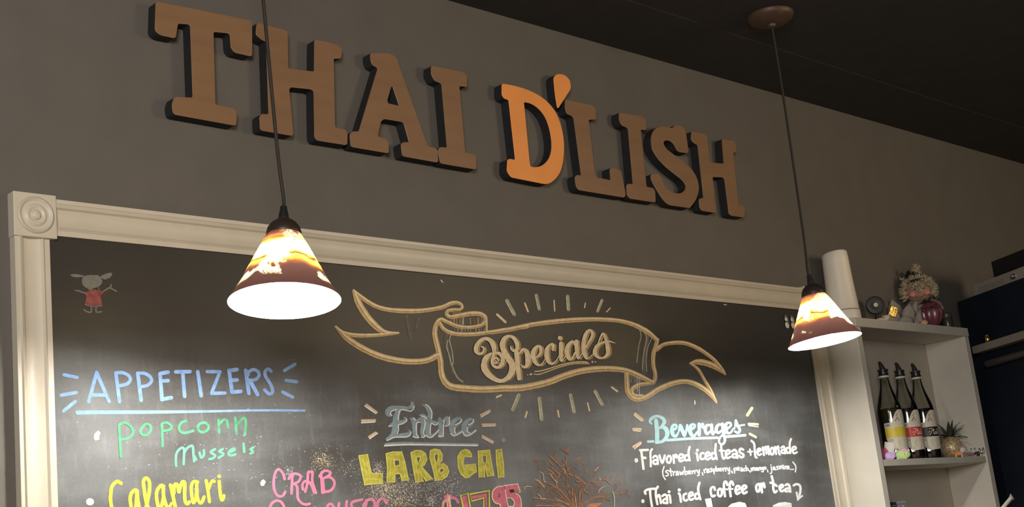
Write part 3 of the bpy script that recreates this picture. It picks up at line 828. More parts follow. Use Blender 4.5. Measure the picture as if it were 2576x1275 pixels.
c.s('M', 'white', 42, [(1202,-62),(1256,0),(1270,150),(1282,256),(1310,278)], [(1322,170),(1388,130),(1370,97),(1332,112),(1322,180),(1350,228),(1398,206)], [(1430,72),(1455,226)], [(1450,130),(1490,62),(1505,198)],
    [(1500,120),(1540,52),(1556,212)], [(1610,82),(1582,140),(1600,208),(1638,208),(1654,130),(1635,82),(1608,84)], [(1680,62),(1700,206)], [(1695,120),(1740,52),(1756,180),(1775,216)], [(1802,80),(1848,52),(1870,100),(1880,196)],
    [(1870,120),(1812,130),(1812,178),(1860,188)], [(2000,-98),(1972,0),(1985,188)], [(1980,90),(1920,82),(1906,140),(1930,188),(1980,160)], [(2030,130),(2098,100),(2080,58),(2032,76),(2026,140),(2060,193),(2118,170)], layer=1)
c.done()

# --- small flavours line
c = Chalk('chalk_line', 'small white chalk line of flavours in brackets')
c.s('L', 'white', 26, [(725,460),(696,560),(710,650),(750,720)], [(820,540),(770,542),(762,570),(808,600),(800,640),(757,645)], [(850,497),(870,648)], [(835,560),(893,550)], [(905,560),(915,638)], [(912,590),(943,557)],
    [(965,570),(1000,557),(1015,628)], [(1005,590),(970,600),(970,630),(1010,625)], [(1040,560),(1060,623),(1080,572),(1100,618),(1110,552)], [(1130,467),(1150,623)], [(1145,570),(1188,557),(1195,600),(1155,623)],
    [(1215,585),(1253,565),(1240,542),(1216,560),(1220,603),(1258,600)], [(1285,547),(1295,603)], [(1290,570),(1318,542)], [(1335,542),(1345,598)], [(1340,560),(1368,532)], [(1385,532),(1410,588)], [(1435,522),(1425,628),(1397,638)],
    [(1495,582),(1505,628)], [(1525,522),(1540,583)], [(1533,540),(1563,502)], [(1580,520),(1618,511),(1635,573)], [(1625,540),(1587,550),(1590,578),(1630,570)], [(1688,497),(1657,505),(1688,535),(1684,558),(1657,560)],
    [(1715,512),(1735,603)], [(1720,520),(1758,502),(1763,540),(1727,555)], [(1765,457),(1785,548)], [(1780,510),(1818,502),(1818,540),(1787,550)], [(1840,525),(1873,511),(1864,492),(1842,502),(1846,543),(1878,540)],
    [(1905,492),(1915,548)], [(1910,515),(1933,487)], [(1955,492),(1965,548)], [(1960,510),(1983,482)], [(1995,492),(2020,543)], [(2040,482),(2043,588),(2017,598)], [(2085,547),(2100,588)], layer=1)
c.s('M', 'white', 24, [(850,497),(865,588)], [(855,500),(893,487),(898,525),(867,540)], [(915,515),(953,500),(944,472),(917,486),(921,528),(953,530)], [(985,490),(1014,491),(1030,548)], [(1020,510),(987,525),(991,548),(1024,545)],
    [(1074,492),(1047,510),(1056,543),(1084,540)], [(1090,442),(1105,543)], [(1100,505),(1129,492),(1140,538)], [(1165,542),(1180,568)], [(1195,492),(1205,548)], [(1200,510),(1229,482),(1235,538)], [(1235,500),(1259,477),(1270,533)],
    [(1285,490),(1314,482),(1330,533)], [(1320,505),(1292,511),(1292,533),(1325,530)], [(1345,482),(1355,533)], [(1350,500),(1379,472),(1390,523)], [(1434,477),(1407,482),(1407,513),(1434,510)], [(1440,472),(1440,558),(1407,558)],
    [(1475,467),(1457,490),(1475,513),(1498,490),(1480,467)], [(1525,527),(1535,568)], [(1600,462),(1610,578),(1577,598)], [(1635,475),(1664,467),(1685,523)], [(1675,490),(1642,500),(1646,523),(1680,515)],
    [(1734,452),(1707,465),(1734,490),(1734,513),(1707,518)], [(1760,452),(1770,508)], [(1765,470),(1789,447),(1800,498)], [(1795,460),(1824,442),(1835,498)], [(1845,462),(1855,508)], [(1875,452),(1885,508)], [(1880,470),(1904,447),(1920,503)],
    [(1930,485),(1958,471),(1949,447),(1932,461),(1936,503),(1963,500)], [(2035,367),(2085,430),(2098,490),(2086,566)], layer=1)
for p in ((1595,428), (1842,432), (1990,515), (2020,515), (2050,515)):
    c.dot('M', 'white', p, 14, 1)
c.done()

# --- Thai iced coffee or tea, arrow and cups
WL = [[(352,1005),(337,960),(390,922),(480,907),(570,900),(598,864)], [(440,940),(455,1100),(490,1310)], [(560,922),(560,1050),(590,1216)], [(580,1080),(628,1032),(660,1196)], [(690,1052),(740,1022),(780,1060),(790,1196)],
    [(770,1100),(712,1130),(712,1186),(770,1190)], [(820,1032),(840,1050),(855,1186)], [(1020,1000),(1040,1020),(1065,1166)], [(1168,1002),(1120,1030),(1117,1110),(1150,1146),(1188,1130)],
    [(1225,1060),(1298,1030),(1290,982),(1242,992),(1222,1070),(1255,1128),(1308,1110)], [(1438,785),(1412,880),(1420,1000),(1455,1116)], [(1430,1020),(1370,1002),(1347,1060),(1370,1108),(1440,1090)]]
WM = [[(468,926),(450,872),(392,890),(382,970),(410,1056),(468,1040)], [(572,902),(532,940),(532,1028),(578,1056),(608,1000),(598,922),(560,905)], [(718,828),(690,762),(652,790),(650,900),(670,1056)], [(838,828),(810,762),(772,790),(766,900),(785,1056)],
    [(880,950),(968,902),(950,852),(902,862),(882,950),(910,1008),(968,980)], [(1020,940),(1098,882),(1080,842),(1032,852),(1012,940),(1050,998),(1108,970)], [(1332,812),(1297,860),(1312,948),(1350,958),(1373,880),(1360,812),(1330,814)],
    [(1400,802),(1415,976)], [(1410,870),(1448,792),(1468,876)], [(1610,652),(1640,780),(1642,900),(1670,978),(1713,950)], [(1585,782),(1640,800),(1712,848)], [(1770,900),(1838,860),(1820,822),(1772,852),(1772,910),(1810,958),(1858,930)],
    [(1890,832),(1930,812),(1968,850),(1985,966)], [(1960,890),(1892,910),(1892,958),(1958,950)]]
for words in ((('L', WL[:7], [((825,965), 30)], []),), (('L', WL[7:], [((1030,930), 34)], []),), (('M', WM[:6], [], [[(632,898),(718,920)], [(742,898),(828,910)]]),), (('M', WM[6:9], [], []),), (('M', WM[9:], [], []),)):
    c = Chalk('chalk_word')
    for cr, st, dots, bars in words:
        c.s(cr, 'white', 48, *st, layer=1)
        for d_, r_ in dots:
            c.dot(cr, 'white', d_, r_, 1)
        if bars:
            c.line(cr, 'white', 34, *bars, layer=1)
    c.done()
c = Chalk('chalk_arrow', 'white bent arrow')
c.s('M', 'white', 48, [(2052,838),(2110,812),(2178,842),(2188,950),(2150,1105)], layer=1)
c.line('M', 'white', 40, [(2112,980),(2136,1128),(2222,1050)], layer=1)
c.done()
c = Chalk('chalk_straw', 'white chalk drinking straw')
c.fill('M', 'white', [(265,1110),(390,1090),(432,1310),(312,1310)], layer=1)
c.done()
c = Chalk('chalk_cup', 'top of a cup drawn in cream chalk')
c.fill('M', 'straw', [(728,1270),(800,1205),(960,1165),(1080,1192),(1130,1310),(725,1310)], layer=1)
c.fill('M', 'white', [(742,1268),(808,1212),(960,1174),(1072,1200),(1105,1310),(742,1310)], layer=2)
c.done()
c = Chalk('chalk_cup', 'top of a cup drawn in white chalk')
c.fill('M', 'white', [(1635,1240),(1750,1185),(1880,1170),(2008,1195),(2020,1310),(1632,1310)], layer=1)
c.line('M', 'sage', 8, [(1650,1262),(1800,1268),(2000,1225)], layer=2)
c.done()

# --- rabbit girl
c = Chalk('chalk_rabbit', 'small faded chalk rabbit in a red dress')
c.fill('R', 'ghost', [(505,430),(520,360),(570,310),(680,288),(880,292),(940,340),(978,410),(975,470),(930,530),(850,570),(770,595),(720,640),(670,630),(650,600),(570,560),(520,500)], layer=1)
c.fill('R', 'ghost', [(235,280),(320,262),(430,272),(560,300),(540,335),(430,340),(320,335),(265,310)], [(915,340),(960,300),(1060,255),(1150,238),(1200,240),(1205,280),(1160,340),(1090,375),(1020,392),(980,365)], layer=1)
c.s('R', 'ghost', 34, [(365,640),(450,655),(540,690),(620,700)], [(1000,660),(1100,600),(1170,560),(1180,510)], [(1160,590),(1230,620),(1300,660)], [(720,1000),(725,1090),(710,1140),(640,1130),(560,1085)], [(840,1010),(830,1090),(860,1140),(960,1125)], layer=1)
c.fill('R', 'redworn', [(680,645),(800,620),(900,632),(960,660),(1030,650),(1020,690),(930,760),(950,850),(975,985),(840,990),(590,980),(565,960),(600,850),(615,760),(540,700),(610,690)], layer=2)
c.line('R', 'ghost', 22, [(590,975),(700,1000),(840,1008),(970,992)], [(880,570),(905,620)], layer=3)
c.done()

# --- tree
c = Chalk('chalk_tree', 'bushy tree drawn in orange and brown chalk')
rt = random.Random(3)
BR = [[(1110,1320),(1000,1200),(850,1000),(620,900),(470,905)], [(1080,1320),(940,1200),(700,1130),(430,1110),(250,1075)], [(1050,1320),(800,1240),(600,1190),(330,1100)], [(1100,1320),(1040,1150),(950,950),(900,780),(800,620),(640,490)],
      [(1110,1300),(1020,1050),(940,800),(920,600)], [(1120,1320),(1100,1100),(1090,980),(1190,830),(1240,780)], [(1160,1320),(1170,1080),(1200,920),(1290,800),(1400,740),(1490,620),(1500,560)], [(1190,1300),(1230,1130),(1260,950),(1340,790),(1450,700),(1500,600)],
      [(1200,1320),(1290,1180),(1450,1090),(1500,1050),(1700,1020),(1900,1005),(2120,1000)], [(1230,1320),(1320,1200),(1480,1090),(1640,1065),(1830,1045)], [(1260,1320),(1400,1220),(1560,1200),(1650,1190)], [(1100,1320),(960,1120),(780,940),(560,800)],
      [(1090,1320),(900,1150),(760,1000),(610,940)], [(1020,1320),(820,1260),(620,1240),(320,1250)], [(1130,1320),(1110,1180),(1090,1030)], [(1040,1310),(880,1190),(720,1100),(660,1080)], [(1000,630),(940,500),(920,420),(900,200)], [(800,640),(740,700),(700,780)], [(1000,640),(880,590),(760,420),(660,310)],
      [(1180,1320),(1200,1130),(1210,980),(1300,860)], [(860,1000),(740,880),(690,640),(540,520)], [(1480,1080),(1600,1060),(1750,1110),(1800,1140)], [(1290,800),(1180,700),(1050,630),(940,590)], [(480,900),(380,790),(300,720)]]
for b in BR:
    c.s('T', rt.choice(('twig', 'twig', 'rust', 'sage')), 9, b, layer=1)
    c.s('T', rt.choice(('rust', 'twig')), 5, [(p[0]+rt.uniform(-24, 24), p[1]+rt.uniform(-24, 24)) for p in b], layer=1)
    c.s('T', 'ember', 5, [(p[0]+rt.uniform(-18, 18), p[1]+rt.uniform(-18, 18)) for p in b[:3]], layer=1)
for b in ([(570,355),(650,425)], [(640,300),(780,430),(840,440),(920,380),(860,340)], [(530,505),(640,560),(640,600),(520,610)], [(630,495),(720,570),(790,625)], [(400,570),(450,610),(470,750),(510,765)], [(600,620),(680,730),(740,775)],
          [(930,540),(970,490),(1010,485)], [(855,500),(890,540),(895,580)], [(290,725),(360,740),(430,820),(480,870)], [(540,790),(640,830),(780,920),(850,985)], [(1115,745),(1160,770),(1230,740)], [(1450,775),(1530,795),(1600,730),(1720,725),(1800,810)],
          [(1560,990),(1600,910),(1700,850)], [(1280,880),(1300,960),(1380,1000)], [(1035,900),(1040,1030)], [(1490,545),(1560,470)], [(340,1010),(400,1060),(410,1110)], [(420,1105),(500,1100)], [(80,920),(100,860),(230,865)], [(1600,730),(1590,680)], [(300,1245),(400,1230)]):
    c.s('T', rt.choice(('ember', 'peach', 'ember')), 14, b, layer=3)
for b in ([(815,105),(900,160),(975,215)], [(900,160),(990,75)], [(555,220),(650,290),(720,200)], [(260,350),(370,350)], [(1320,530),(1325,580)], [(1560,430),(1615,390)], [(1215,370),(1295,415)], [(1245,340),(1240,380)], [(1100,320),(1190,265)]):
    c.s('T', rt.choice(('rust', 'ember')), 16, b, layer=2)
def leaf(x, y, a, l, wd, col, ww):
    P = []
    for t in (0, .25, .5, .75, 1):
        P.append((l*t, wd*math.sin(PI*t)))
    for t in (.75, .5, .25, 0):
        P.append((l*t, -wd*math.sin(PI*t)))
    ca, sa = math.cos(a), math.sin(a)
    c.s('T', col, ww, [(x+p[0]*ca-p[1]*sa, y+p[0]*sa+p[1]*ca) for p in P], layer=2)
for (x, y, a, l) in ((1190,265,-.6,130), (370,350,3.2,110), (1110,340,1.4,80), (100,860,-1.7,110), (290,900,-1.8,120), (240,1070,-1.9,120), (1910,930,-1.6,130), (1950,840,-.7,90), (1920,720,-1.2,110), (1920,720,.6,90), (2000,985,-.8,100), (2110,990,-.9,90), (2110,1000,.7,140),
                     (2010,1010,.9,100), (1700,700,-1.4,60), (1800,730,-1.3,90), (1700,1080,.6,120), (1640,1090,1.0,110), (350,560,-1.6,110), (450,340,.6,100), (730,330,-1.1,70), (600,770,-1.4,90), (820,590,-.9,60), (1050,470,.6,110), (1200,700,3.6,100), (1440,830,.3,110), (1450,960,-1.8,110),
                     (400,940,3.3,90), (380,940,-1.6,90), (520,1040,-.6,100), (620,1090,-1.5,90), (330,820,.3,120), (640,1000,1.2,90), (1350,800,-2.4,100), (1220,970,-1.4,70), (880,420,-2,90), (560,400,2.4,90), (470,560,-2.2,80), (1080,840,.2,110), (260,1110,1.6,100), (1560,860,.2,110), (1640,1180,-1.8,60), (740,1170,.6,90)):
    leaf(x, y, a, l, rt.uniform(16, 28), rt.choice(('rust', 'ember', 'twig', 'rust')), rt.uniform(4, 7))
for k in range(190):
    x, y = rt.uniform(250, 1750), rt.uniform(480, 1240)
    if (x-1100)**2/850**2+(y-1270)**2/800**2 > 1:
        continue
    a = rt.uniform(0, 6.3)
    c.s('T', rt.choice(('rust', 'twig', 'ember')), rt.uniform(3, 8), [(x, y), (x+30*math.cos(a), y+30*math.sin(a)), (x+62*math.cos(a+.5), y+62*math.sin(a+.5))], layer=1)
c.s('T', 'sage', 22, [(1850,960),(1880,1060),(1885,1180),(1880,1310)], layer=2)
c.fill('T', 'ember', [(1290,1300),(1390,1230),(1560,1200),(1640,1190),(1560,1260),(1420,1310)], layer=1)
c.done()

# --- chalk flecks
c = Chalk('chalk_speckle', 'cloud of cream and pink chalk flecks')
rs = random.Random(11)
def cloud(cr, n, cx, cy, sx, sy, cols, r0, r1):
    for k in range(n):
        x, y = rs.gauss(cx, sx), rs.gauss(cy, sy)
        if 1116+y/8 > 1283:
            continue
        a = rs.uniform(0, PI)
        l = rs.uniform(r0, r1)
        w_ = rs.uniform(3.0, 6.5)
        dx, dy = math.cos(a)*l, math.sin(a)*l
        nx, ny = -math.sin(a)*w_, math.cos(a)*w_
        c._put(cr, [(x-dx, y-dy), (x+nx, y+ny), (x+dx, y+dy), (x-nx, y-ny)], [(0, 1, 2, 3)], rs.choice(cols), 0)
cloud('D', 260, 1380, 330, 130, 110, ('gold',), 5, 15)
cloud('D', 90, 1900, 480, 160, 130, ('blush', 'gold'), 4, 12)
cloud('E', 320, 560, 560, 70, 110, ('blush',), 4, 10)
cloud('E', 700, 680, 930, 210, 130, ('gold', 'gold', 'blush'), 4, 13)
cloud('E', 420, 1230, 900, 200, 190, ('blush', 'blush', 'gold'), 4, 13)
cloud('E', 300, 1900, 850, 190, 130, ('blush', 'white'), 4, 13)
cloud('E', 260, 1000, 1180, 220, 80, ('gold',), 4, 14)
cloud('E', 140, 1650, 1180, 70, 90, ('white', 'blush'), 5, 13)
cloud('D', 60, 690, 560, 40, 50, ('white',), 4, 12)
o = c.done()
o['kind'] = 'stuff'
c = Chalk('chalk_scratches', 'short white scratches and nicks in the board')
for k in range(110):
    x, y = rs.gauss(600, 190), rs.gauss(1170, 70)
    if not (160 < x < 900 and 900 < y < 1280):
        continue
    l = rs.uniform(0.6, 3.6)
    ox, oy, s = CR_['A']
    c.line('A', 'white', rs.uniform(2.0, 4.2), [((x-ox)*s, (y-oy)*s), ((x+l-ox)*s, (y+rs.uniform(-.5, .2)-oy)*s)], layer=0)
for (x, y, l) in ((760,886,30), (725,905,20), (880,660,0), (1070,900,18)):
    c.line('A', 'ghost', 5, [((x-140)*4, (y-890)*4), ((x+l-140)*4, (y-890)*4)], layer=0)
for k in range(26):
    x, y = rs.uniform(1640, 2040), rs.uniform(1040, 1270)
    l = rs.uniform(20, 60)
    c.line('L', 'faint', rs.uniform(3, 6), [((x-1580)*8, (y-1116)*8), ((x+l*0.2-1580)*8, (y+l*0.6-1116)*8)], layer=0)
o = c.done()
o['kind'] = 'stuff'

# ------------------------------------------------------------------ pendant lamps
m_black = mat('black plastic', (0.012, 0.012, 0.013), rough=0.45, var=0.1, spec=0.4)
m_bronze = mat('dark bronze', (0.045, 0.032, 0.026), rough=0.45, var=0.15, metal=0.3)
m_canopy = mat('brown bronze canopy', (0.10, 0.060, 0.038), rough=0.5, var=0.15, metal=0.2)
m_cord = mat('brown black cord', (0.022, 0.018, 0.012), rough=0.7, var=0.2)

def shade_material(seed):
    """art glass: opal white lining inside, fired amber and brown coat outside; light soaks through"""
    m = bpy.data.materials.new('art glass shade')
    m.use_nodes = True
    nt = m.node_tree
    N, L = nt.nodes, nt.links
    N.clear()
    out = N.new('ShaderNodeOutputMaterial')
    tc = N.new('ShaderNodeTexCoord')
    mp = N.new('ShaderNodeMapping')
    mp.inputs['Location'].default_value = (seed, seed*0.7, 0)
    L.new(tc.outputs['Object'], mp.inputs[0])
    sep = N.new('ShaderNodeSeparateXYZ')
    L.new(tc.outputs['Object'], sep.inputs[0])
    nz = N.new('ShaderNodeTexNoise')
    nz.inputs['Scale'].default_value = 17
    nz.inputs['Detail'].default_value = 7
    nz.inputs['Roughness'].default_value = 0.62
    L.new(mp.outputs[0], nz.inputs['Vector'])
    def math_(op, a, b):
        x = N.new('ShaderNodeMath')
        x.operation = op
        for i, q in enumerate((a, b)):
            if isinstance(q, (int, float)):
                x.inputs[i].default_value = q
            else:
                L.new(q, x.inputs[i])
        return x.outputs[0]
    h = math_('DIVIDE', sep.outputs['Z'], 0.135)
    h = math_('ADD', h, math_('MULTIPLY', math_('SUBTRACT', nz.outputs[0], 0.5), 0.34))
    r = N.new('ShaderNodeValToRGB')
    e = r.color_ramp.elements
    e[0].position = 0.0
    e[0].color = (0.0007, 0.0003, 0.00026, 1)
    e[1].position = 1.0
    e[1].color = (0.0020, 0.0005, 0.0004, 1)
    for p, cc in ((0.33, (0.0008, 0.00035, 0.00028)), (0.385, (0.0024, 0.0007, 0.00025)), (0.43, (0.0090, 0.0036, 0.0004)), (0.47, (0.020, 0.012, 0.0014)), (0.505, (0.0016, 0.0006, 0.0002)), (0.52, (0.0022, 0.0009, 0.0002)),
                  (0.545, (0.018, 0.0105, 0.0010)), (0.60, (0.034, 0.027, 0.012)), (0.74, (0.045, 0.040, 0.024)), (0.80, (0.022, 0.0145, 0.0020)), (0.84, (0.0050, 0.0022, 0.0004)), (0.88, (0.012, 0.0052, 0.0012)), (0.93, (0.0045, 0.0011, 0.0007))):
        k = e.new(p)
        k.color = cc+(1,)
    L.new(h, r.inputs[0])
    # crackle: bright glass between dark fired grains, in drifts
    vo = N.new('ShaderNodeTexVoronoi')
    vo.feature = 'DISTANCE_TO_EDGE'
    vo.inputs['Scale'].default_value = 270
    wob = N.new('ShaderNodeTexNoise')
    wob.inputs['Scale'].default_value = 90
    wob.inputs['Detail'].default_value = 2
    L.new(mp.outputs[0], wob.inputs['Vector'])
    wv = N.new('ShaderNodeVectorMath')
    wv.operation = 'MULTIPLY_ADD'
    wv.inputs[1].default_value = (0.010, 0.010, 0.010)
    L.new(wob.outputs['Color'], wv.inputs[0])
    L.new(mp.outputs[0], wv.inputs[2])
    L.new(wv.outputs[0], vo.inputs['Vector'])
    cell = N.new('ShaderNodeMapRange')
    cell.inputs['From Min'].default_value = 0.02
    cell.inputs['From Max'].default_value = 0.22
    L.new(vo.outputs['Distance'], cell.inputs['Value'])
    nz2 = N.new('ShaderNodeTexNoise')
    nz2.inputs['Scale'].default_value = 19
    nz2.inputs['Detail'].default_value = 3
    mp2 = N.new('ShaderNodeMapping')
    mp2.inputs['Location'].default_value = (3.1+seed, 1.7, 0.4)
    L.new(tc.outputs['Object'], mp2.inputs[0])
    L.new(mp2.outputs[0], nz2.inputs['Vector'])
    drift = N.new('ShaderNodeMapRange')
    drift.inputs['From Min'].default_value = 0.525
    drift.inputs['From Max'].default_value = 0.575
    L.new(nz2.outputs[0], drift.inputs['Value'])
    lowmask = N.new('ShaderNodeMapRange')
    lowmask.inputs['From Min'].default_value = 0.14
    lowmask.inputs['From Max'].default_value = 0.24
    L.new(h, lowmask.inputs['Value'])
    dm = math_('MULTIPLY', drift.outputs[0], lowmask.outputs[0])
    mixc = N.new('ShaderNodeMix')
    mixc.data_type = 'RGBA'
    mixc.inputs[6].default_value = (0.0008, 0.0004, 0.0003, 1)
    mixc.inputs[7].default_value = (0.040, 0.033, 0.016, 1)
    L.new(cell.outputs[0], mixc.inputs[0])
    gain = N.new('ShaderNodeVectorMath')
    gain.operation = 'SCALE'
    gain.inputs['Scale'].default_value = 3.0
    mix2 = N.new('ShaderNodeMix')
    mix2.data_type = 'RGBA'
    L.new(dm, mix2.inputs[0])
    L.new(r.outputs[0], mix2.inputs[6])
    L.new(mixc.outputs[2], mix2.inputs[7])
    trans = N.new('ShaderNodeBsdfTranslucent')
    L.new(mix2.outputs[2], gain.inputs[0])
    L.new(gain.outputs[0], trans.inputs[0])
    coat = N.new('ShaderNodeBsdfDiffuse')
    coat.inputs[0].default_value = (0.075, 0.040, 0.032, 1)
    opal = N.new('ShaderNodeBsdfDiffuse')
    opal.inputs[0].default_value = (0.82, 0.81, 0.78, 1)
    geo = N.new('ShaderNodeNewGeometry')
    side = N.new('ShaderNodeMixShader')
    L.new(geo.outputs['Backfacing'], side.inputs[0])
    L.new(coat.outputs[0], side.inputs[1])
    L.new(opal.outputs[0], side.inputs[2])
    add = N.new('ShaderNodeAddShader')
    L.new(side.outputs[0], add.inputs[0])
    L.new(trans.outputs[0], add.inputs[1])
    L.new(add.outputs[0], out.inputs[0])
    return m

def bulb_material():
    m = bpy.data.materials.new('lit bulb')
    m.use_nodes = True
    nt = m.node_tree
    nt.nodes.clear()
    o = nt.nodes.new('ShaderNodeOutputMaterial')
    e = nt.nodes.new('ShaderNodeEmission')
    e.inputs[0].default_value = (1.0, 0.96, 0.89, 1)
    e.inputs[1].default_value = BULB_POWER
    nt.links.new(e.outputs[0], o.inputs[0])
    return m
m_bulb = bulb_material()

def pendant(label, rim_px, rim_r, cord_x, tilt_axis, tilt, seed, roll=0.0):
    y0 = -0.393
    rim = at(rim_px[0], rim_px[1], y0)
    rim = Vector(rim)
    root = thing('pendant_lamp', label, 'hanging lamp', (cord_x, y0, CEIL), group='cone glass pendant lamps')
    R = Matrix.Rotation(tilt, 4, tilt_axis) @ Matrix.Rotation(roll, 4, Vector((math.cos(YAW), -math.sin(YAW), 0)).cross(Vector((0, 0, 1))))
    H = 0.135
    ax = R @ Vector((0, 0, 1))
    base = rim-root.location
    sh = MB()
    q = rim_r
    prof = [(q, 0.0), (q*0.995, 0.002), (q*0.88, 0.020), (q*0.76, 0.042), (q*0.64, 0.066), (q*0.52, 0.090), (q*0.41, 0.112), (q*0.33, 0.126), (q*0.29, H)]
    sh.lathe(prof, 72, cap=False)
    s = sh.build('lamp_shade', shade_material(seed), root, angle=80)
    s.location = base
    s.rotation_euler = R.to_euler()
    # make sure the coated side faces out
    me = s.data
    if me.polygons[0].normal.dot(me.polygons[0].center) < 0:
        me.flip_normals()
    def local(mb, name, m, parent=root):
        o = mb.build(name, m, parent)
        o.location = base
        o.rotation_euler = R.to_euler()
        return o
    local(MB().lathe([(0.0305, H-0.009), (0.0325, H-0.006), (0.0325, H-0.001), (0.0300, H+0.008), (0.0245, H+0.016), (0.0170, H+0.022), (0.0115, H+0.0245), (0.0110, H+0.027)], 40), 'socket_cap', m_bronze)
    local(MB().lathe([(0.0098, H+0.027), (0.0092, H+0.034), (0.0070, H+0.044), (0.0062, H+0.051), (0.0045, H+0.052)], 24), 'strain_relief', m_black)
    local(MB().ball((0, 0, 0.030), (0.030, 0.030, 0.030), 20, 14), 'bulb', m_bulb)
    local(MB().lathe([(0.014, 0.056), (0.016, 0.066), (0.016, H-0.006)], 24), 'bulb_base', m_bronze)
    top = base+ax*(H+0.050)
    pts = [top, top+ax*0.02, Vector((top.x*0.7, top.y*0.7, top.z+0.10)), Vector((top.x*0.3, top.y*0.3, top.z+0.30)), Vector((0, 0, -0.25)), Vector((0, 0, -0.02))]
    pts = [Vector(p) for p in spline([tuple(p) for p in pts], 5)]
    MB().tube(pts, 0.0034, 12).build('cord', m_cord, root)
    MB().lathe([(0.066, 0.0), (0.066, -0.006), (0.062, -0.014), (0.050, -0.022), (0.034, -0.027), (0.012, -0.029), (0.010, -0.036), (0.00001, -0.037)], 56).build('ceiling_canopy', m_canopy, root)
    return root

view1 = Vector((math.cos(YAW), -math.sin(YAW), 0))
pendant('hanging cone lamp of amber and brown glass, before the first sign H and chalkboard', (716, 758), 0.1015, 1.448, view1, math.radians(-7.5), 0.0, roll=math.radians(-2.0))
pendant('hanging cone lamp of amber and brown glass, beside the white shelf cabinet at the right', (2075, 858), 0.099, 3.195, view1, math.radians(-1.5), 4.3, roll=math.radians(4.0))

# ------------------------------------------------------------------ shelf cabinet in its niche
CX0, CX1 = 3.820, 4.557
CYF, CYB = -0.125, 0.030
T = 0.030
cab = thing('shelf_cabinet', 'tall warm white shelf cabinet at the right of the chalkboard, syrup bottles inside', 'cabinet', ((CX0+CX1)/2, CYF, 1.25))
ZB, ZT = 1.25, 2.189
SZ = 1.740
def cpart(name, a, b, m, bev=0.002):
    return MB().box(a, b).build(name, m, cab, smooth=False, bevel=bev, world=True)
cpart('side_panel', (CX0, CYF, ZB), (CX0+T, CYB, ZT-T), m_shelf)
cpart('side_panel', (CX1-T, CYF, ZB), (CX1, CYB, ZT-T), m_shelf)
cpart('top_board', (CX0, CYF-0.003, ZT-T), (CX1, CYB, ZT), m_shelf)
cpart('back_panel', (CX0, CYB, ZB), (CX1, CYB+0.008, ZT), m_inner, 0)
cpart('shelf', (CX0+T, CYF+0.004, SZ-0.021), (CX1-T, CYB, SZ), m_shelf)
cpart('shelf', (CX0+T, CYF+0.004, 1.470), (CX1-T, CYB, 1.491), m_shelf)
cpart('bottom_board', (CX0+T, CYF+0.004, ZB), (CX1-T, CYB, ZB+T), m_shelf)

# ------------------------------------------------------------------ syrup bottles
def glass_material():
    m = bpy.data.materials.new('clear bottle glass')
    m.use_nodes = True
    nt = m.node_tree
    N, L = nt.nodes, nt.links
    N.clear()
    o = N.new('ShaderNodeOutputMaterial')
    g = N.new('ShaderNodeBsdfGlossy')
    g.inputs['Roughness'].default_value = 0.06
    g.inputs[0].default_value = (0.9, 0.92, 0.9, 1)
    t = N.new('ShaderNodeBsdfTransparent')
    nz = N.new('ShaderNodeTexNoise')
    nz.inputs['Scale'].default_value = 30
    r = N.new('ShaderNodeValToRGB')
    r.color_ramp.elements[0].color = (0.84, 0.85, 0.82, 1)
    r.color_ramp.elements[1].color = (0.92, 0.93, 0.90, 1)
    L.new(nz.outputs[0], r.inputs[0])
    L.new(r.outputs[0], t.inputs[0])
    f = N.new('ShaderNodeFresnel')
    f.inputs[0].default_value = 1.45
    mx = N.new('ShaderNodeMixShader')
    L.new(f.outputs[0], mx.inputs[0])
    L.new(t.outputs[0], mx.inputs[1])
    L.new(g.outputs[0], mx.inputs[2])
    L.new(mx.outputs[0], o.inputs[0])
    return m
m_glass = glass_material()
m_paper = mat('cream label paper', (0.72, 0.66, 0.52), rough=0.6, var=0.05, scale=60)
m_ink = mat('black label ink', (0.02, 0.018, 0.016), rough=0.6)
m_inkr = mat('red label ink', (0.45, 0.13, 0.10), rough=0.6)
m_inkw = mat('white label ink', (0.85, 0.80, 0.70), rough=0.6)
m_inkg = mat('gold label ink', (0.42, 0.28, 0.08), rough=0.6)
m_pour = mat('black rubber pourer', (0.018, 0.018, 0.018), rough=0.35, spec=0.6)
m_ring = mat('white bottle ring', (0.75, 0.70, 0.60), rough=0.5)

TO_CAM = lambda x, y: math.atan2(CAM[0]-x, -(CAM[1]-y))     # turn about z that points local -Y at the camera side

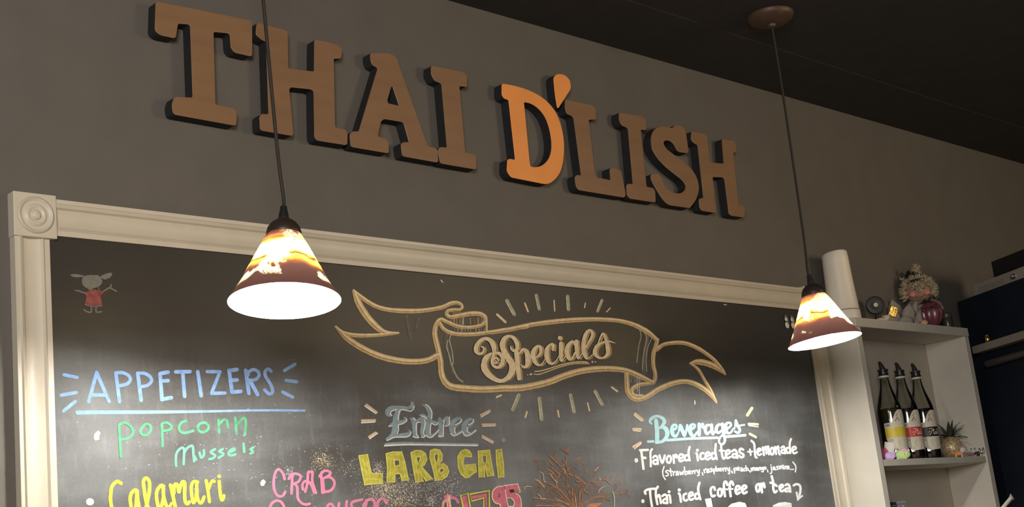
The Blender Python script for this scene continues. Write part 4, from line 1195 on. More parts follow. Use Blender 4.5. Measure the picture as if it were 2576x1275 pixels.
def bottle(px, band_col, liquid_col, label, script, yy=-0.052, hz=0.0):
    p = at(px[0], px[1], yy)
    x = p[0]
    rot = TO_CAM(x, yy)
    root = thing('syrup_bottle', label, 'bottle', (x, yy, SZ), rot, 'syrup bottles on the middle shelf')
    Rb = 0.0395
    prof = [(0.0001, 0.0), (Rb*0.9, 0.0), (Rb, 0.006), (Rb, 0.158), (Rb*0.985, 0.168), (Rb*0.93, 0.181), (Rb*0.82, 0.197), (Rb*0.67, 0.215), (Rb*0.52, 0.234), (Rb*0.42, 0.252), (Rb*0.37, 0.268), (Rb*0.36, 0.275)]
    gv, gf, gm = [], [], 144
    for (r, z) in prof[:3]+[(Rb, 0.03), (Rb, 0.09)]+prof[3:]:
        for k in range(gm):
            a = 2*PI*k/gm
            rr = r*(1-0.020*abs(math.sin(a*9))) if 0.02 < z < 0.155 else r
            gv.append((rr*math.cos(a), rr*math.sin(a), z))
    for i in range(len(prof)+1):
        for k in range(gm):
            gf.append((i*gm+k, i*gm+(k+1) % gm, (i+1)*gm+(k+1) % gm, (i+1)*gm+k))
    MB().add(gv, gf).build('bottle_glass', m_glass, root)
    # syrup with moulded flutes
    n = 36
    liq = MB()
    rows = [(0.0001, 0.004), (Rb*0.86, 0.004), (Rb*0.93, 0.012), (Rb*0.93, 0.158), (Rb*0.86, 0.171), (0.0001, 0.1715)]
    vs, fs = [], []
    m_ = 144
    for (r, z) in rows:
        for k in range(m_):
            a = 2*PI*k/m_
            rr = r*(1-0.022*abs(math.sin(a*9))) if 0.01 < z < 0.18 else r
            vs.append((rr*math.cos(a), rr*math.sin(a), z))
    for i in range(len(rows)-1):
        for k in range(m_):
            k2 = (k+1) % m_
            fs.append((i*m_+k, i*m_+k2, (i+1)*m_+k2, (i+1)*m_+k))
    liq.add(vs, fs)
    liq.build('syrup', mat('syrup %.3f' % liquid_col[0], liquid_col, rough=0.08, var=0.2, spec=0.7), root)
    # label wraps the front; phi 0 faces the camera, positive to the right
    RL = Rb+0.0006
    def on(phi, z, dr=0.0):
        return ((RL+dr)*math.sin(phi), -(RL+dr)*math.cos(phi), z+0.015)
    A0, A1 = math.radians(-38), math.radians(88)
    def ztop(t):
        # shoulder on the left, arch on the right
        if t < 0.30:
            return 0.108+0.02*0
        return 0.108+0.040*math.sin(min(1.0, (t-0.30)/0.34)*PI/2)*(1.0 if t < 0.78 else max(0.0, 1-((t-0.78)/0.22)**2*0.6))
    def zbot(t):
        return 0.013+0.044*max(0.0, 1-t/0.42)**2+0.006*t
    def patch(t0, t1, zb, zt, dr, nn=30):
        vs, fs = [], []
        for k in range(nn+1):
            t = t0+(t1-t0)*k/nn
            ph = A0+(A1-A0)*t
            a, b = zb(t), zt(t)
            for j in range(5):
                vs.append(on(ph, a+(b-a)*j/4, dr))
        for k in range(nn):
            for j in range(4):
                fs.append((k*5+j, (k+1)*5+j, (k+1)*5+j+1, k*5+j+1))
        return vs, fs
    lab = MB().add(*patch(0, 1, zbot, ztop, 0.0)).build('label', m_paper, root)
    MB().add(*patch(0.0, 1, lambda t: 0.060, lambda t: 0.092, 0.0004)).build('label_band', mat('band %.3f' % band_col[0], band_col, rough=0.5, var=0.06), lab)
    def marks(name, m, strokes, wd, dr):
        mb = MB()
        for st in strokes:
            q = spline(st, 4) if len(st) > 2 else [np.array(p_, float) for p_ in st]
            vs, fs = ribbon(q, [wd]*len(q))
            mb.add([on(A0+(A1-A0)*v[0], v[1], dr) if False else on(v[0]/RL, v[1], dr) for v in vs], fs)
        return mb.build(name, m, lab, smooth=False)
    # coordinates: arc length (m) from the camera-facing line, height (m)
    if script:
        DX = 0.008
        S = [[(0.004,0.084),(0.008,0.087),(0.013,0.085),(0.010,0.076),(0.004,0.067),(0.001,0.066)], [(0.000,0.074),(0.006,0.078)], [(0.018,0.086),(0.016,0.074),(0.0165,0.067),(0.020,0.069)], [(0.013,0.080),(0.022,0.081)],
             [(0.0255,0.075),(0.022,0.074),(0.0215,0.068),(0.0245,0.068),(0.0262,0.075),(0.0258,0.068),(0.029,0.069)], [(0.030,0.070),(0.033,0.084),(0.0325,0.086),(0.0305,0.075),(0.031,0.067),(0.034,0.068)], [(0.036,0.075),(0.0358,0.067),(0.039,0.068)], [(0.0365,0.080),(0.0368,0.081)]]
        S = [[(p_[0]*1.1+DX, p_[1]) for p_ in st_] for st_ in S]
        marks('label_script', m_inkw, S, 0.0016, 0.0008)
    # small dancer mark: a little pair of striding legs under a figure
    marks('label_figure', m_ink, [[(0.013,0.112),(0.018,0.120),(0.020,0.122)], [(0.0205,0.122),(0.024,0.114),(0.027,0.112)], [(0.012,0.112),(0.0145,0.1115)]], 0.0017, 0.0008)
    marks('label_figure', m_inkg, [[(0.020,0.122),(0.0205,0.130),(0.0195,0.134)], [(0.0195,0.131),(0.016,0.128)], [(0.0205,0.131),(0.024,0.136)]], 0.0018, 0.0008)
    B = []
    rb = random.Random(5)
    for k in range(14):
        xx = -0.0215+k*0.00112
        B.append([(xx, 0.096), (xx, 0.105)])
    marks('barcode', m_ink, B, 0.0006, 0.0008)
    marks('label_print', m_ink, [[(-0.018+rb.uniform(0, .002), z), (-0.006+rb.uniform(0, .004), z)] for z in (0.0545, 0.0515, 0.0485)], 0.0009, 0.0008)
    marks('label_print', m_ink, [[(0.002+rb.uniform(0, .003), z), (0.034+rb.uniform(-.004, .003), z)] for z in (0.0555, 0.026, 0.023, 0.020)], 0.0009, 0.0008)
    marks('label_print', m_inkr, [[(0.012+rb.uniform(0, .003), z), (0.036, z)] for z in (0.050, 0.046, 0.042, 0.038, 0.034, 0.030)], 0.0010, 0.0008)
    # pourer
    MB().lathe([(0.0155, 0.273), (0.0175, 0.274), (0.0175, 0.279), (0.0155, 0.280)], 32).build('neck_ring', m_ring, root)
    po = MB()
    po.lathe([(0.0150, 0.280), (0.0165, 0.282), (0.0165, 0.287), (0.0150, 0.288), (0.0150, 0.294), (0.0172, 0.296), (0.0172, 0.300), (0.014, 0.302), (0.009, 0.303)], 32)
    po.tube([(0.0, 0, 0.301), (-0.002, 0, 0.311), (-0.0045, 0, 0.321), (-0.008, 0, 0.328)], [0.0095, 0.0082, 0.0062, 0.004], 16)
    po.build('pourer', m_pour, root)
    return root
bottle((2225, 958), (0.74, 0.56, 0.06), (0.030, 0.026, 0.010), 'syrup bottle with a yellow banded label and black pourer, leftmost on the shelf', False)
bottle((2267, 962), (0.62, 0.05, 0.035), (0.018, 0.006, 0.006), 'syrup bottle with a red banded label and black pourer, in the middle of the three', True)
bottle((2308, 966), (0.030, 0.018, 0.015), (0.012, 0.007, 0.007), 'syrup bottle with a black banded label and black pourer, beside the pineapple jar', True)

# ------------------------------------------------------------------ pineapple ornament
def setup(px, y, z):
    p = at(px[0], px[1], y)
    return float(p[0]), y, z
x, y, z = setup((2394, 1130), -0.040, SZ)
pin = thing('pineapple_ornament', 'pineapple ornament of golden sequins with dark green leaves on the middle shelf', 'ornament', (x, y, z), TO_CAM(x, y))
m_sequin = mat('gold sequins', (0.62, 0.46, 0.27), rough=0.35, metal=0.25, var=0.5, scale=160, bump=0.6)
m_pleaf = mat('dark green leaf', (0.045, 0.055, 0.038), rough=0.55, var=0.3)
b = MB()
b.ball((0, 0, 0.040), (0.038, 0.038, 0.040), 32, 20)
rp = random.Random(2)
for k in range(420):
    t = math.acos(rp.uniform(-0.95, 0.95))
    a = rp.uniform(0, 2*PI)
    n = Vector((math.sin(t)*math.cos(a), math.sin(t)*math.sin(a), math.cos(t)))
    c0 = Vector((n.x*0.0385, n.y*0.0385, 0.040+n.z*0.0405))
    u = n.cross(Vector((0.3, 0.2, 0.9))).normalized()
    v = n.cross(u)
    n2 = (n+0.4*Vector((rp.uniform(-1, 1), rp.uniform(-1, 1), rp.uniform(-1, 1)))).normalized()
    u = n2.cross(v).normalized()
    r0 = 0.0032
    b.add([c0+u*r0, c0+v*r0, c0-u*r0, c0-v*r0], [(0, 1, 2, 3)])
b.build('pineapple_body', m_sequin, pin, smooth=False)
lv = MB()
def blade(mb, base, d, L_, w_, droop, up=Vector((0, 0, 1))):
    d = Vector(d).normalized()
    sd = d.cross(up)
    sd = sd.normalized() if sd.length > 1e-3 else Vector((1, 0, 0))
    vs, fs = [], []
    p = Vector(base)
    n = 7
    for i in range(n+1):
        t = i/n
        ww = w_*math.sin(PI*min(1, 0.25+0.75*t))*0.5
        if i == n:
            ww = 0.0003
        vs += [p-sd*ww, p+Vector((0, 0, -0.0015)), p+sd*ww]
        p = p+(d+Vector((0, 0, -droop*t))).normalized()*(L_/n)
    for i in range(n):
        o_ = i*3
        fs += [(o_, o_+1, o_+4, o_+3), (o_+1, o_+2, o_+5, o_+4)]
    mb.add(vs, fs)
for k in range(30):
    a = rp.uniform(0, 2*PI)
    el = rp.uniform(0.15, 1.3)
    blade(lv, (0.006*math.cos(a), 0.006*math.sin(a), 0.076), (math.cos(a)*math.cos(el), math.sin(a)*math.cos(el), math.sin(el)), rp.uniform(0.045, 0.075), 0.012, rp.uniform(0.2, 0.9))
lv.build('leaf_crown', m_pleaf, pin)

# ------------------------------------------------------------------ small animal figurines on the middle shelf
def col(name, c_, r=0.55, v=0.08, s=60):
    return mat(name, c_, rough=r, var=v, scale=s)
m_eye = mat('black bead eye', (0.008, 0.008, 0.008), rough=0.15, var=0.0)
def figurine(px, y, label, body_c, head_c, ear_c, size, kind, turn=0.0, leg_c=None, zz=SZ):
    x, y, z = setup(px, y, zz)
    root = thing('animal_figurine', label, 'figurine', (x, y, z), TO_CAM(x, y)+turn, 'tiny animal figurines')
    s = size
    mb_ = col('fig body %s' % label[:18], body_c)
    mh = col('fig head %s' % label[:18], head_c)
    me_ = col('fig ear %s' % label[:18], ear_c)
    # body lies along local X, tail left, head right and turned to the front
    b = MB()
    b.ball((0, 0, 0.42*s), (0.50*s, 0.27*s, 0.27*s), 20, 12, fn=lambda a, t: 1+0.08*math.cos(2*a))
    b.build('body', mb_, root)
    for (lx, ly) in ((-0.32, -0.12), (-0.32, 0.12), (0.30, -0.12), (0.30, 0.12)):
        MB().lathe([(0.10*s, 0.0), (0.115*s, 0.03*s), (0.085*s, 0.14*s), (0.10*s, 0.34*s)], 14, Matrix.Translation((lx*s, ly*s, 0))).build('leg', col('fig leg %s' % label[:18], leg_c or body_c), root)
    hx, hy, hz = 0.50*s, -0.16*s, 0.72*s
    h = MB().ball((hx, hy, hz), (0.34*s, 0.28*s, 0.30*s), 22, 14)
    h.ball((hx+0.02*s, hy-0.24*s, hz-0.08*s), (0.15*s, 0.10*s, 0.10*s), 14, 10)
    head = h.build('head', mh, root)
    for sx in (-1, 1):
        MB().ball((hx+sx*0.11*s, hy-0.26*s, hz+0.05*s), 0.030*s, 10, 8).build('eye', m_eye, head)
        if kind == 'round':
            MB().ball((hx+sx*0.24*s, hy+0.02*s, hz+0.26*s), (0.11*s, 0.06*s, 0.11*s), 12, 8).build('ear', me_, head)
        else:
            MB().lathe([(0.10*s, 0), (0.07*s, 0.10*s), (0.001, 0.22*s)], 10, Matrix.Translation((hx+sx*0.20*s, hy+0.02*s, hz+0.20*s)) @ Matrix.Rotation(sx*0.35, 4, 'Y')).build('ear', me_, head)
    MB().ball((hx+0.02*s, hy-0.335*s, hz-0.06*s), (0.04*s, 0.025*s, 0.03*s), 10, 8).build('nose', m_eye, head)
    tl = [(-0.46*s, 0, 0.46*s), (-0.60*s, 0.02*s, 0.58*s), (-0.66*s, 0.0, 0.74*s)]
    MB().tube(tl, [0.06*s, 0.10*s, 0.04*s], 12).build('tail', me_ if kind == 'round' else mb_, root)
    return root, head, (hx, hy, hz), s
r_, hd, hp, s_ = figurine((2413, 1146), -0.108, 'tiny orange fox figurine with a white face and pink bow on the middle shelf', (0.75, 0.30, 0.10), (0.80, 0.72, 0.66), (0.55, 0.24, 0.22), 0.030, 'point', leg_c=(0.80, 0.55, 0.40))
MB().ball((hp[0]-0.002, hp[1]-0.002, hp[2]+0.0085), (0.0045, 0.004, 0.0035), 12, 8).build('bow', col('pink bow', (0.80, 0.36, 0.42)), hd)
figurine((2440, 1143), -0.100, 'tiny grey brown cat figurine with a dark ear between the fox and the panda', (0.30, 0.20, 0.15), (0.72, 0.64, 0.60), (0.03, 0.03, 0.03), 0.026, 'point', leg_c=(0.35, 0.25, 0.2))
r_, hd, hp, s_ = figurine((2461, 1142), -0.106, 'tiny black and white panda figurine at the right end of the middle shelf', (0.045, 0.042, 0.040), (0.80, 0.74, 0.66), (0.012, 0.012, 0.012), 0.026, 'round', leg_c=(0.66, 0.60, 0.54))
for sx in (-1, 1):
    MB().ball((hp[0]+sx*0.0035, hp[1]-0.0066, hp[2]+0.0012), (0.0024, 0.0012, 0.003), 10, 8).build('eye_patch', m_black, hd)

# ------------------------------------------------------------------ soft pastel toys at the left end of the shelf
def plush(px, y, label, c1, c2, s, pig=False):
    x, y, z = setup(px, y, SZ)
    root = thing('plush_toy', label, 'toy', (x, y, z), TO_CAM(x, y), 'small pastel toys')
    m1 = mat('plush '+label[:16], c1, rough=0.9, var=0.06, scale=120)
    m2 = mat('plush trim '+label[:16], c2, rough=0.9, var=0.06, scale=120)
    MB().ball((0, 0, 0.44*s), (0.62*s, 0.42*s, 0.44*s), 24, 14, fn=lambda a, t: 1+0.05*math.cos(3*a)).build('body', m1, root)
    hd = MB().ball((0.40*s, -0.16*s, 0.40*s), (0.36*s, 0.32*s, 0.34*s), 20, 12).build('head', m1, root)
    for sx in (-1, 1):
        MB().ball((0.40*s+sx*0.20*s, -0.10*s, 0.72*s), (0.16*s, 0.10*s, 0.13*s), 14, 8).build('ear', m2, hd)
        MB().ball((0.40*s+sx*0.13*s, -0.46*s, 0.44*s), 0.035*s, 10, 8).build('eye', m_eye, hd)
        MB().ball((-0.05*s+sx*0.34*s, -0.28*s, 0.10*s), (0.14*s, 0.14*s, 0.10*s), 12, 8).build('foot', m1, root)
    MB().ball((0.40*s, -0.47*s, 0.34*s), (0.09*s, 0.04*s, 0.06*s), 12, 8).build('snout', m2, hd)
    if pig:
        MB().ball((0.22*s, -0.14*s, 0.80*s), (0.34*s, 0.26*s, 0.20*s), 18, 10).build('bonnet', m2, hd)
    return root
plush((2270, 1152), -0.098, 'small lime green toy with a pink bonnet in front of the yellow label bottle', (0.62, 0.80, 0.34), (0.86, 0.52, 0.62), 0.036, True)
plush((2238, 1154), -0.100, 'small lilac toy tucked between the lime green toy and the cabinet side', (0.62, 0.42, 0.72), (0.72, 0.50, 0.74), 0.028)
x, y, z = setup((2232, 1150), -0.078, SZ)
cd = thing('gift_tag', 'white and pink folded card leaning at the left end of the middle shelf', 'card', (x, y, z), TO_CAM(x, y)+0.2)
MB().box((-0.016, -0.001, 0.002), (0.016, 0.001, 0.060), Matrix.Rotation(0.30, 4, 'Y') @ Matrix.Rotation(-0.15, 4, 'X')).build('card_sheet', col('card white', (0.78, 0.72, 0.66)), cd, bevel=0.0005)
MB().ball((-0.008, -0.014, 0.020), (0.013, 0.010, 0.020), 16, 10).build('card_puff', col('magenta puff', (0.55, 0.10, 0.22), 0.9), cd)

# ------------------------------------------------------------------ clear toy boxes on the lower shelf
def clear_plastic():
    m = bpy.data.materials.new('clear plastic')
    m.use_nodes = True
    nt = m.node_tree
    N, L = nt.nodes, nt.links
    N.clear()
    o = N.new('ShaderNodeOutputMaterial')
    t = N.new('ShaderNodeBsdfTransparent')
    t.inputs[0].default_value = (0.92, 0.94, 0.96, 1)
    d = N.new('ShaderNodeBsdfPrincipled')
    nz = N.new('ShaderNodeTexNoise')
    nz.inputs['Scale'].default_value = 25
    r = N.new('ShaderNodeValToRGB')
    r.color_ramp.elements[0].color = (0.42, 0.43, 0.45, 1)
    r.color_ramp.elements[1].color = (0.55, 0.56, 0.58, 1)
    L.new(nz.outputs[0], r.inputs[0])
    L.new(r.outputs[0], d.inputs['Base Color'])
    d.inputs['Roughness'].default_value = 0.2
    mx = N.new('ShaderNodeMixShader')
    mx.inputs[0].default_value = 0.42
    L.new(t.outputs[0], mx.inputs[1])
    L.new(d.outputs[0], mx.inputs[2])
    L.new(mx.outputs[0], o.inputs[0])
    return m
m_clear = clear_plastic()
m_bnavy = col('navy box label', (0.030, 0.034, 0.052), 0.5)
def toybox(x, y, z, label, ay):
    W_, D_, H_ = 0.098, 0.060, 0.060
    root = thing('toy_box', label, 'box', (x, y, z), 0.0, 'clear toy boxes')
    b = MB()
    t = 0.0012
    for (a_, b_) in (((-W_/2, -D_/2, 0), (W_/2, D_/2, t)), ((-W_/2, -D_/2, t), (W_/2, -D_/2+t, H_-0.004)), ((-W_/2, D_/2-t, t), (W_/2, D_/2, H_-0.004)), ((-W_/2, -D_/2+t, t), (-W_/2+t, D_/2-t, H_-0.004)), ((W_/2-t, -D_/2+t, t), (W_/2, D_/2-t, H_-0.004))):
        b.box(a_, b_)
    b.build('box_wall', m_clear, root, smooth=False)
    MB().box((-W_/2-0.002, -D_/2-0.002, H_-0.010), (W_/2+0.002, D_/2+0.002, H_)).build('lid', m_clear, root, smooth=False, bevel=0.002)
    lb = MB().box((-W_/2+0.002, -D_/2-0.0032, 0.016), (-W_/2+0.040, -D_/2-0.0026, H_-0.002)).build('box_label', m_bnavy, root, smooth=False)
    mb = MB()
    for (xa, xb, zz_) in ((0.010, 0.034, 0.046), (0.012, 0.032, 0.041)):
        mb.box((-W_/2+xa, -D_/2-0.0036, zz_), (-W_/2+xb, -D_/2-0.0033, zz_+0.0022))
    mb.build('label_print', col('grey print', (0.30, 0.32, 0.36)), lb, smooth=False)
    st = MB().box((-W_/2+0.004, -D_/2-0.0010, 0.003), (-W_/2+0.028, -D_/2-0.0004, 0.011)).build('price_sticker', col('cream sticker', (0.55, 0.48, 0.38)), root, smooth=False)
    st2 = MB()
    for k in range(7):
        st2.box((-W_/2+0.007+k*0.0026, -D_/2-0.0014, 0.0045), (-W_/2+0.0082+k*0.0026, -D_/2-0.0011, 0.0095))
    st2.build('barcode', m_ink, st, smooth=False)
    # printed little dog in a green coat on the front
    y_ = -D_/2-0.0008
    dg = MB()
    def bl(cx_, cz_, rx, rz):
        dg.ball((cx_, y_, cz_), (rx, 0.0006, rz), 14, 8)
    bl(0.022, 0.030, 0.0115, 0.0065)
    dgo = dg.build('printed_coat', col('lime print', (0.42, 0.46, 0.14)), root)
    dg = MB()
    bl(0.008, 0.038, 0.0075, 0.0065)
    dg.tube([(0.031, y_, 0.034), (0.035, y_, 0.047)], 0.0013, 8)
    for lx in (0.014, 0.018, 0.029, 0.033):
        dg.tube([(lx, y_, 0.030), (lx+0.001, y_, 0.014)], 0.0017, 8)
    dg.build('printed_dog', col('sandy print', (0.58, 0.38, 0.22)), root)
    return root
toybox(3.960, -0.062, 1.491, 'clear toy box with a dog picture, lid just in view below the top box', 0)
toybox(3.948, -0.060, 1.5515, 'clear toy box with dog picture and navy label, topmost on the lower shelf', 0)

# ------------------------------------------------------------------ on top of the cabinet
m_white = mat('white device plastic', (0.86, 0.79, 0.66), rough=0.42, var=0.02, scale=8)
m_groove = col('grey groove', (0.40, 0.36, 0.30))
dv = thing('wireless_router', 'tall white tapered wireless router tower on top of the cabinet behind the right hanging lamp', 'router', (3.874, -0.060, ZT))
N_ = 44
vs, fs = [], []
rows = [(0.052, 0.0), (0.0525, 0.012), (0.052, 0.030), (0.0505, 0.034), (0.0492, 0.060), (0.0468, 0.100), (0.0445, 0.150), (0.0428, 0.200), (0.0415, 0.224), (0.0385, 0.2285), (0.034, 0.2305), (0.00001, 0.231)]
for (r, z) in rows:
    for k in range(N_):
        a = 2*PI*k/N_
        ty = r*math.sin(a)
        vs.append((r*math.cos(a), ty, z-(0.10*ty if z > 0.19 else 0)))
for i in range(len(rows)-1):
    for k in range(N_):
        k2 = (k+1) % N_
        fs.append((i*N_+k, i*N_+k2, (i+1)*N_+k2, (i+1)*N_+k))
fs.append(tuple(range(N_))[::-1])
MB().add(vs, fs).build('router_body', m_white, dv, angle=50)
MB().lathe([(0.0512, 0.0322), (0.0522, 0.0328), (0.0522, 0.0362), (0.0505, 0.0368)], N_, cap=False).build('base_ring', m_groove, dv)
mk = MB()
for k in range(9):
    a = math.radians(-64+k*1.9)+0.10
    a2 = a+math.radians(1.5)
    r = 0.0503
    mk.add([(r*math.cos(a), r*math.sin(a), 0.0475), (r*math.cos(a2), r*math.sin(a2), 0.0475), (r*math.cos(a2), r*math.sin(a2), 0.0500), (r*math.cos(a), r*math.sin(a), 0.0500)], [(0, 1, 2, 3)])
mk.build('router_marking', col('dark marking', (0.18, 0.15, 0.12)), dv, smooth=False)

x, y, z = setup((2207, 800), -0.045, ZT)
rc = thing('round_camera', 'round black disc camera with a white centre, standing between the router and the scarecrow', 'camera', (x, y, z), TO_CAM(x, y)+0.15)
Rx = Matrix.Translation((0, 0, 0.072)) @ Matrix.Rotation(PI/2, 4, 'X')
MB().lathe([(0.00001, -0.010), (0.024, -0.010), (0.030, -0.004), (0.031, 0.006), (0.029, 0.011), (0.020, 0.013), (0.012, 0.0115), (0.00001, 0.011)], 44, Rx).build('camera_head', mat('black grey plastic', (0.018, 0.018, 0.018), rough=0.5, var=0.1), rc)
MB().lathe([(0.0072, 0.0112), (0.0072, 0.0135), (0.006, 0.0142), (0.00001, 0.0143)], 24, Rx).build('white_dot', col('cream dot', (0.80, 0.66, 0.48)), rc)
MB().lathe([(0.024, 0.0), (0.024, 0.004), (0.008, 0.008), (0.006, 0.046)], 28).build('stand', m_black, rc)

x, y, z = setup((2222, 806), -0.105, ZT)
an = thing('lamb_figurine', 'tiny cream animal figurine lying at the front edge of the cabinet top', 'figurine', (x, y, z), TO_CAM(x, y))
m_lamb = col('cream figurine', (0.78, 0.66, 0.48))
MB().ball((-0.008, 0, 0.0075), (0.017, 0.009, 0.0075), 18, 10).build('body', m_lamb, an)
hd = MB().ball((0.011, -0.004, 0.0115), (0.0105, 0.009, 0.0098), 18, 12).build('head', m_lamb, an)
for sx in (-1, 1):
    MB().ball((0.011+sx*0.009, -0.002, 0.018), (0.0035, 0.002, 0.003), 10, 8).build('ear', m_lamb, hd)
    MB().ball((0.011+sx*0.0035, -0.0128, 0.013), 0.0009, 8, 6).build('eye', m_eye, hd)
    MB().ball((-0.006+sx*0.010, -0.008, 0.0032), (0.006, 0.003, 0.0032), 10, 8).build('leg', m_lamb, an)

x, y, z = setup((2325, 814), -0.108, ZT)
ch = thing('chick_figurine', 'tiny peach coloured round chick figurine in front of the pumpkin', 'figurine', (x, y, z), TO_CAM(x, y))
m_peach = col('peach figurine', (0.82, 0.47, 0.27))
MB().ball((0, 0, 0.0095), (0.0125, 0.010, 0.0098), 20, 12).build('body', m_peach, ch)
MB().lathe([(0.0035, 0), (0.0015, 0.005), (0.0001, 0.007)], 10, Matrix.Translation((-0.010, 0, 0.0165)) @ Matrix.Rotation(-0.4, 4, 'Y')).build('tuft', m_peach, ch)
MB().ball((0.004, -0.0092, 0.0112), 0.0013, 8, 6).build('eye', m_eye, ch)
MB().lathe([(0.0022, 0), (0.0001, 0.005)], 8, Matrix.Translation((0.0095, -0.006, 0.0095)) @ Matrix.Rotation(PI/2, 4, 'Y')).build('beak', col('beak', (0.8, 0.4, 0.1)), ch)

# ------------------------------------------------------------------ scarecrow ornament
x, y, z = setup((2330, 812), -0.064, ZT)
sc = thing('scarecrow_ornament', 'seated scarecrow ornament with straw hair holding a plum red pumpkin on top of the cabinet', 'ornament', (x, y, z), TO_CAM(x, y)+0.55)
m_skin = col('brown doll cloth', (0.36, 0.235, 0.155), 0.8, 0.08, 90)
m_straw = mat('pale straw', (0.52, 0.43, 0.29), rough=0.75, var=0.3, scale=80)
m_burlap = mat('grey burlap', (0.225, 0.195, 0.155), rough=0.9, var=0.18, scale=150)
m_hat = mat('dark felt hat', (0.014, 0.014, 0.013), rough=0.9, var=0.15)
m_plum = mat('plum red pumpkin glaze', (0.17, 0.045, 0.058), rough=0.3, var=0.2, scale=14, spec=0.6)
m_cheek = col('pink cheek', (0.72, 0.22, 0.22))
sc.scale = (1.19, 1.19, 1.19)
HX, HY, HZ = -0.006, 0.002, 0.112
MB().ball((-0.004, 0.012, 0.048), (0.046, 0.026, 0.050), 24, 14).build('body', m_burlap, sc)
hd = MB().ball((HX, HY, HZ), (0.040, 0.030, 0.030), 28, 18).build('head', m_skin, sc)
MB().ball((HX+0.002, HY-0.031, HZ-0.001), (0.0062, 0.005, 0.0052), 14, 10).build('nose', col('doll nose', (0.50, 0.27, 0.19)), hd)
for sx in (-1, 1):
    MB().ball((HX+sx*0.0205, HY-0.0255, HZ-0.008), (0.0088, 0.004, 0.0082), 14, 10).build('cheek', m_cheek, hd)
    MB().ball((HX+0.001+sx*0.0125, HY-0.0282, HZ+0.0065), (0.0032, 0.0022, 0.0034), 12, 8).build('eye', m_eye, hd)
    MB().ball((HX-0.0003+sx*0.0125, HY-0.0303, HZ+0.0075), (0.0011, 0.0006, 0.0011), 8, 6).build('eye_glint', m_inkw, hd)
mth = [(-0.016, -0.013), (-0.009, -0.0175), (0.0, -0.019), (0.009, -0.0165), (0.0165, -0.011)]
def onhead(a, b):
    q = max(0.0, 1-(a/0.038)**2-(b/0.031)**2)
    return Vector((HX+a, HY-0.030*math.sqrt(q)-0.0004, HZ+b))
MB().tube([onhead(p[0], p[1]) for p in spline(mth, 5)], 0.0007, 8).build('mouth', col('mouth stitch', (0.16, 0.05, 0.04)), hd)
rh = random.Random(21)
hair = MB()
def straw(mb, p, d, L_, r=0.0010):
    d = Vector(d).normalized()
    p = Vector(p)
    k = Vector((rh.uniform(-1, 1), rh.uniform(-1, 1), rh.uniform(-1, 1)))*0.35
    mb.tube([p, p+d*L_*0.5+k*L_*0.12, p+(d+k*0.5).normalized()*L_], [r, r*0.95, r*0.4], 5)
for k in range(900):
    a = rh.uniform(math.radians(-28), math.radians(208))
    rr = rh.uniform(0.84, 1.14)
    dep = rh.uniform(-0.022, 0.016)
    p = (HX+0.038*rr*math.cos(a), HY+dep, HZ+0.002+0.033*rr*math.sin(a))
    d = (math.cos(a)*0.9+rh.uniform(-.45, .45), -0.35+rh.uniform(-.5, .4), math.sin(a)*0.9-0.15+rh.uniform(-.5, .4))
    straw(hair, p, d, rh.uniform(0.010, 0.020))
for k in range(230):
    t = rh.uniform(-0.9, 0.9)
    p = onhead(0.036*t, 0.0185+rh.uniform(-0.003, 0.009)-0.006*t*t)
    straw(hair, p+Vector((0, -0.001, 0.002)), (rh.uniform(-.7, .7), -0.5, rh.uniform(-1.0, 0.1)), rh.uniform(0.009, 0.016))
hair_o = hair.build('hair', m_straw, sc)
hat_o = MB().lathe([(0.045, 0.0), (0.047, 0.003), (0.036, 0.008), (0.030, 0.024), (0.020, 0.040), (0.010, 0.052), (0.00001, 0.056)], 32, Matrix.Translation((HX-0.004, HY+0.017, HZ+0.022)) @ Matrix.Rotation(-0.12, 4, 'Y') @ Matrix.Rotation(-0.25, 4, 'X'))
hat_o = hat_o.build('hat', m_hat, sc)
tf = MB()
for k in range(46):
    straw(tf, (HX+0.004+rh.uniform(-.004, .004), HY-0.006, HZ+0.066+rh.uniform(-.004, .006)), (rh.uniform(-1, 1), rh.uniform(-.6, .3), rh.uniform(-.6, 1.0)), rh.uniform(0.010, 0.021), 0.0011)
tuft_o = tf.build('hat_straw', m_straw, sc)
tf = MB()
for k in range(10):
    straw(tf, (HX-0.040+rh.uniform(-.004, .004), HY-0.004, HZ+0.046), (rh.uniform(-1, 1), -.3, rh.uniform(-.7, .5)), rh.uniform(0.008, 0.014), 0.0010)
tuft2_o = tf.build('hat_straw', m_straw, sc)
for k, (a0, a1, a2) in enumerate((((-0.036, 0.006, 0.078), (-0.030, -0.022, 0.062), (-0.006, -0.034, 0.068)), ((0.030, 0.004, 0.080), (0.040, -0.016, 0.070), (0.036, -0.032, 0.054)))):
    am = MB().tube(spline([a0, a1, a2], 5), [0.012]*4+[0.010]*4+[0.009]*3, 14).build('arm', m_burlap, sc)
    MB().ball(a2, (0.0085, 0.0075, 0.0080), 14, 10).build('hand', m_skin, am)
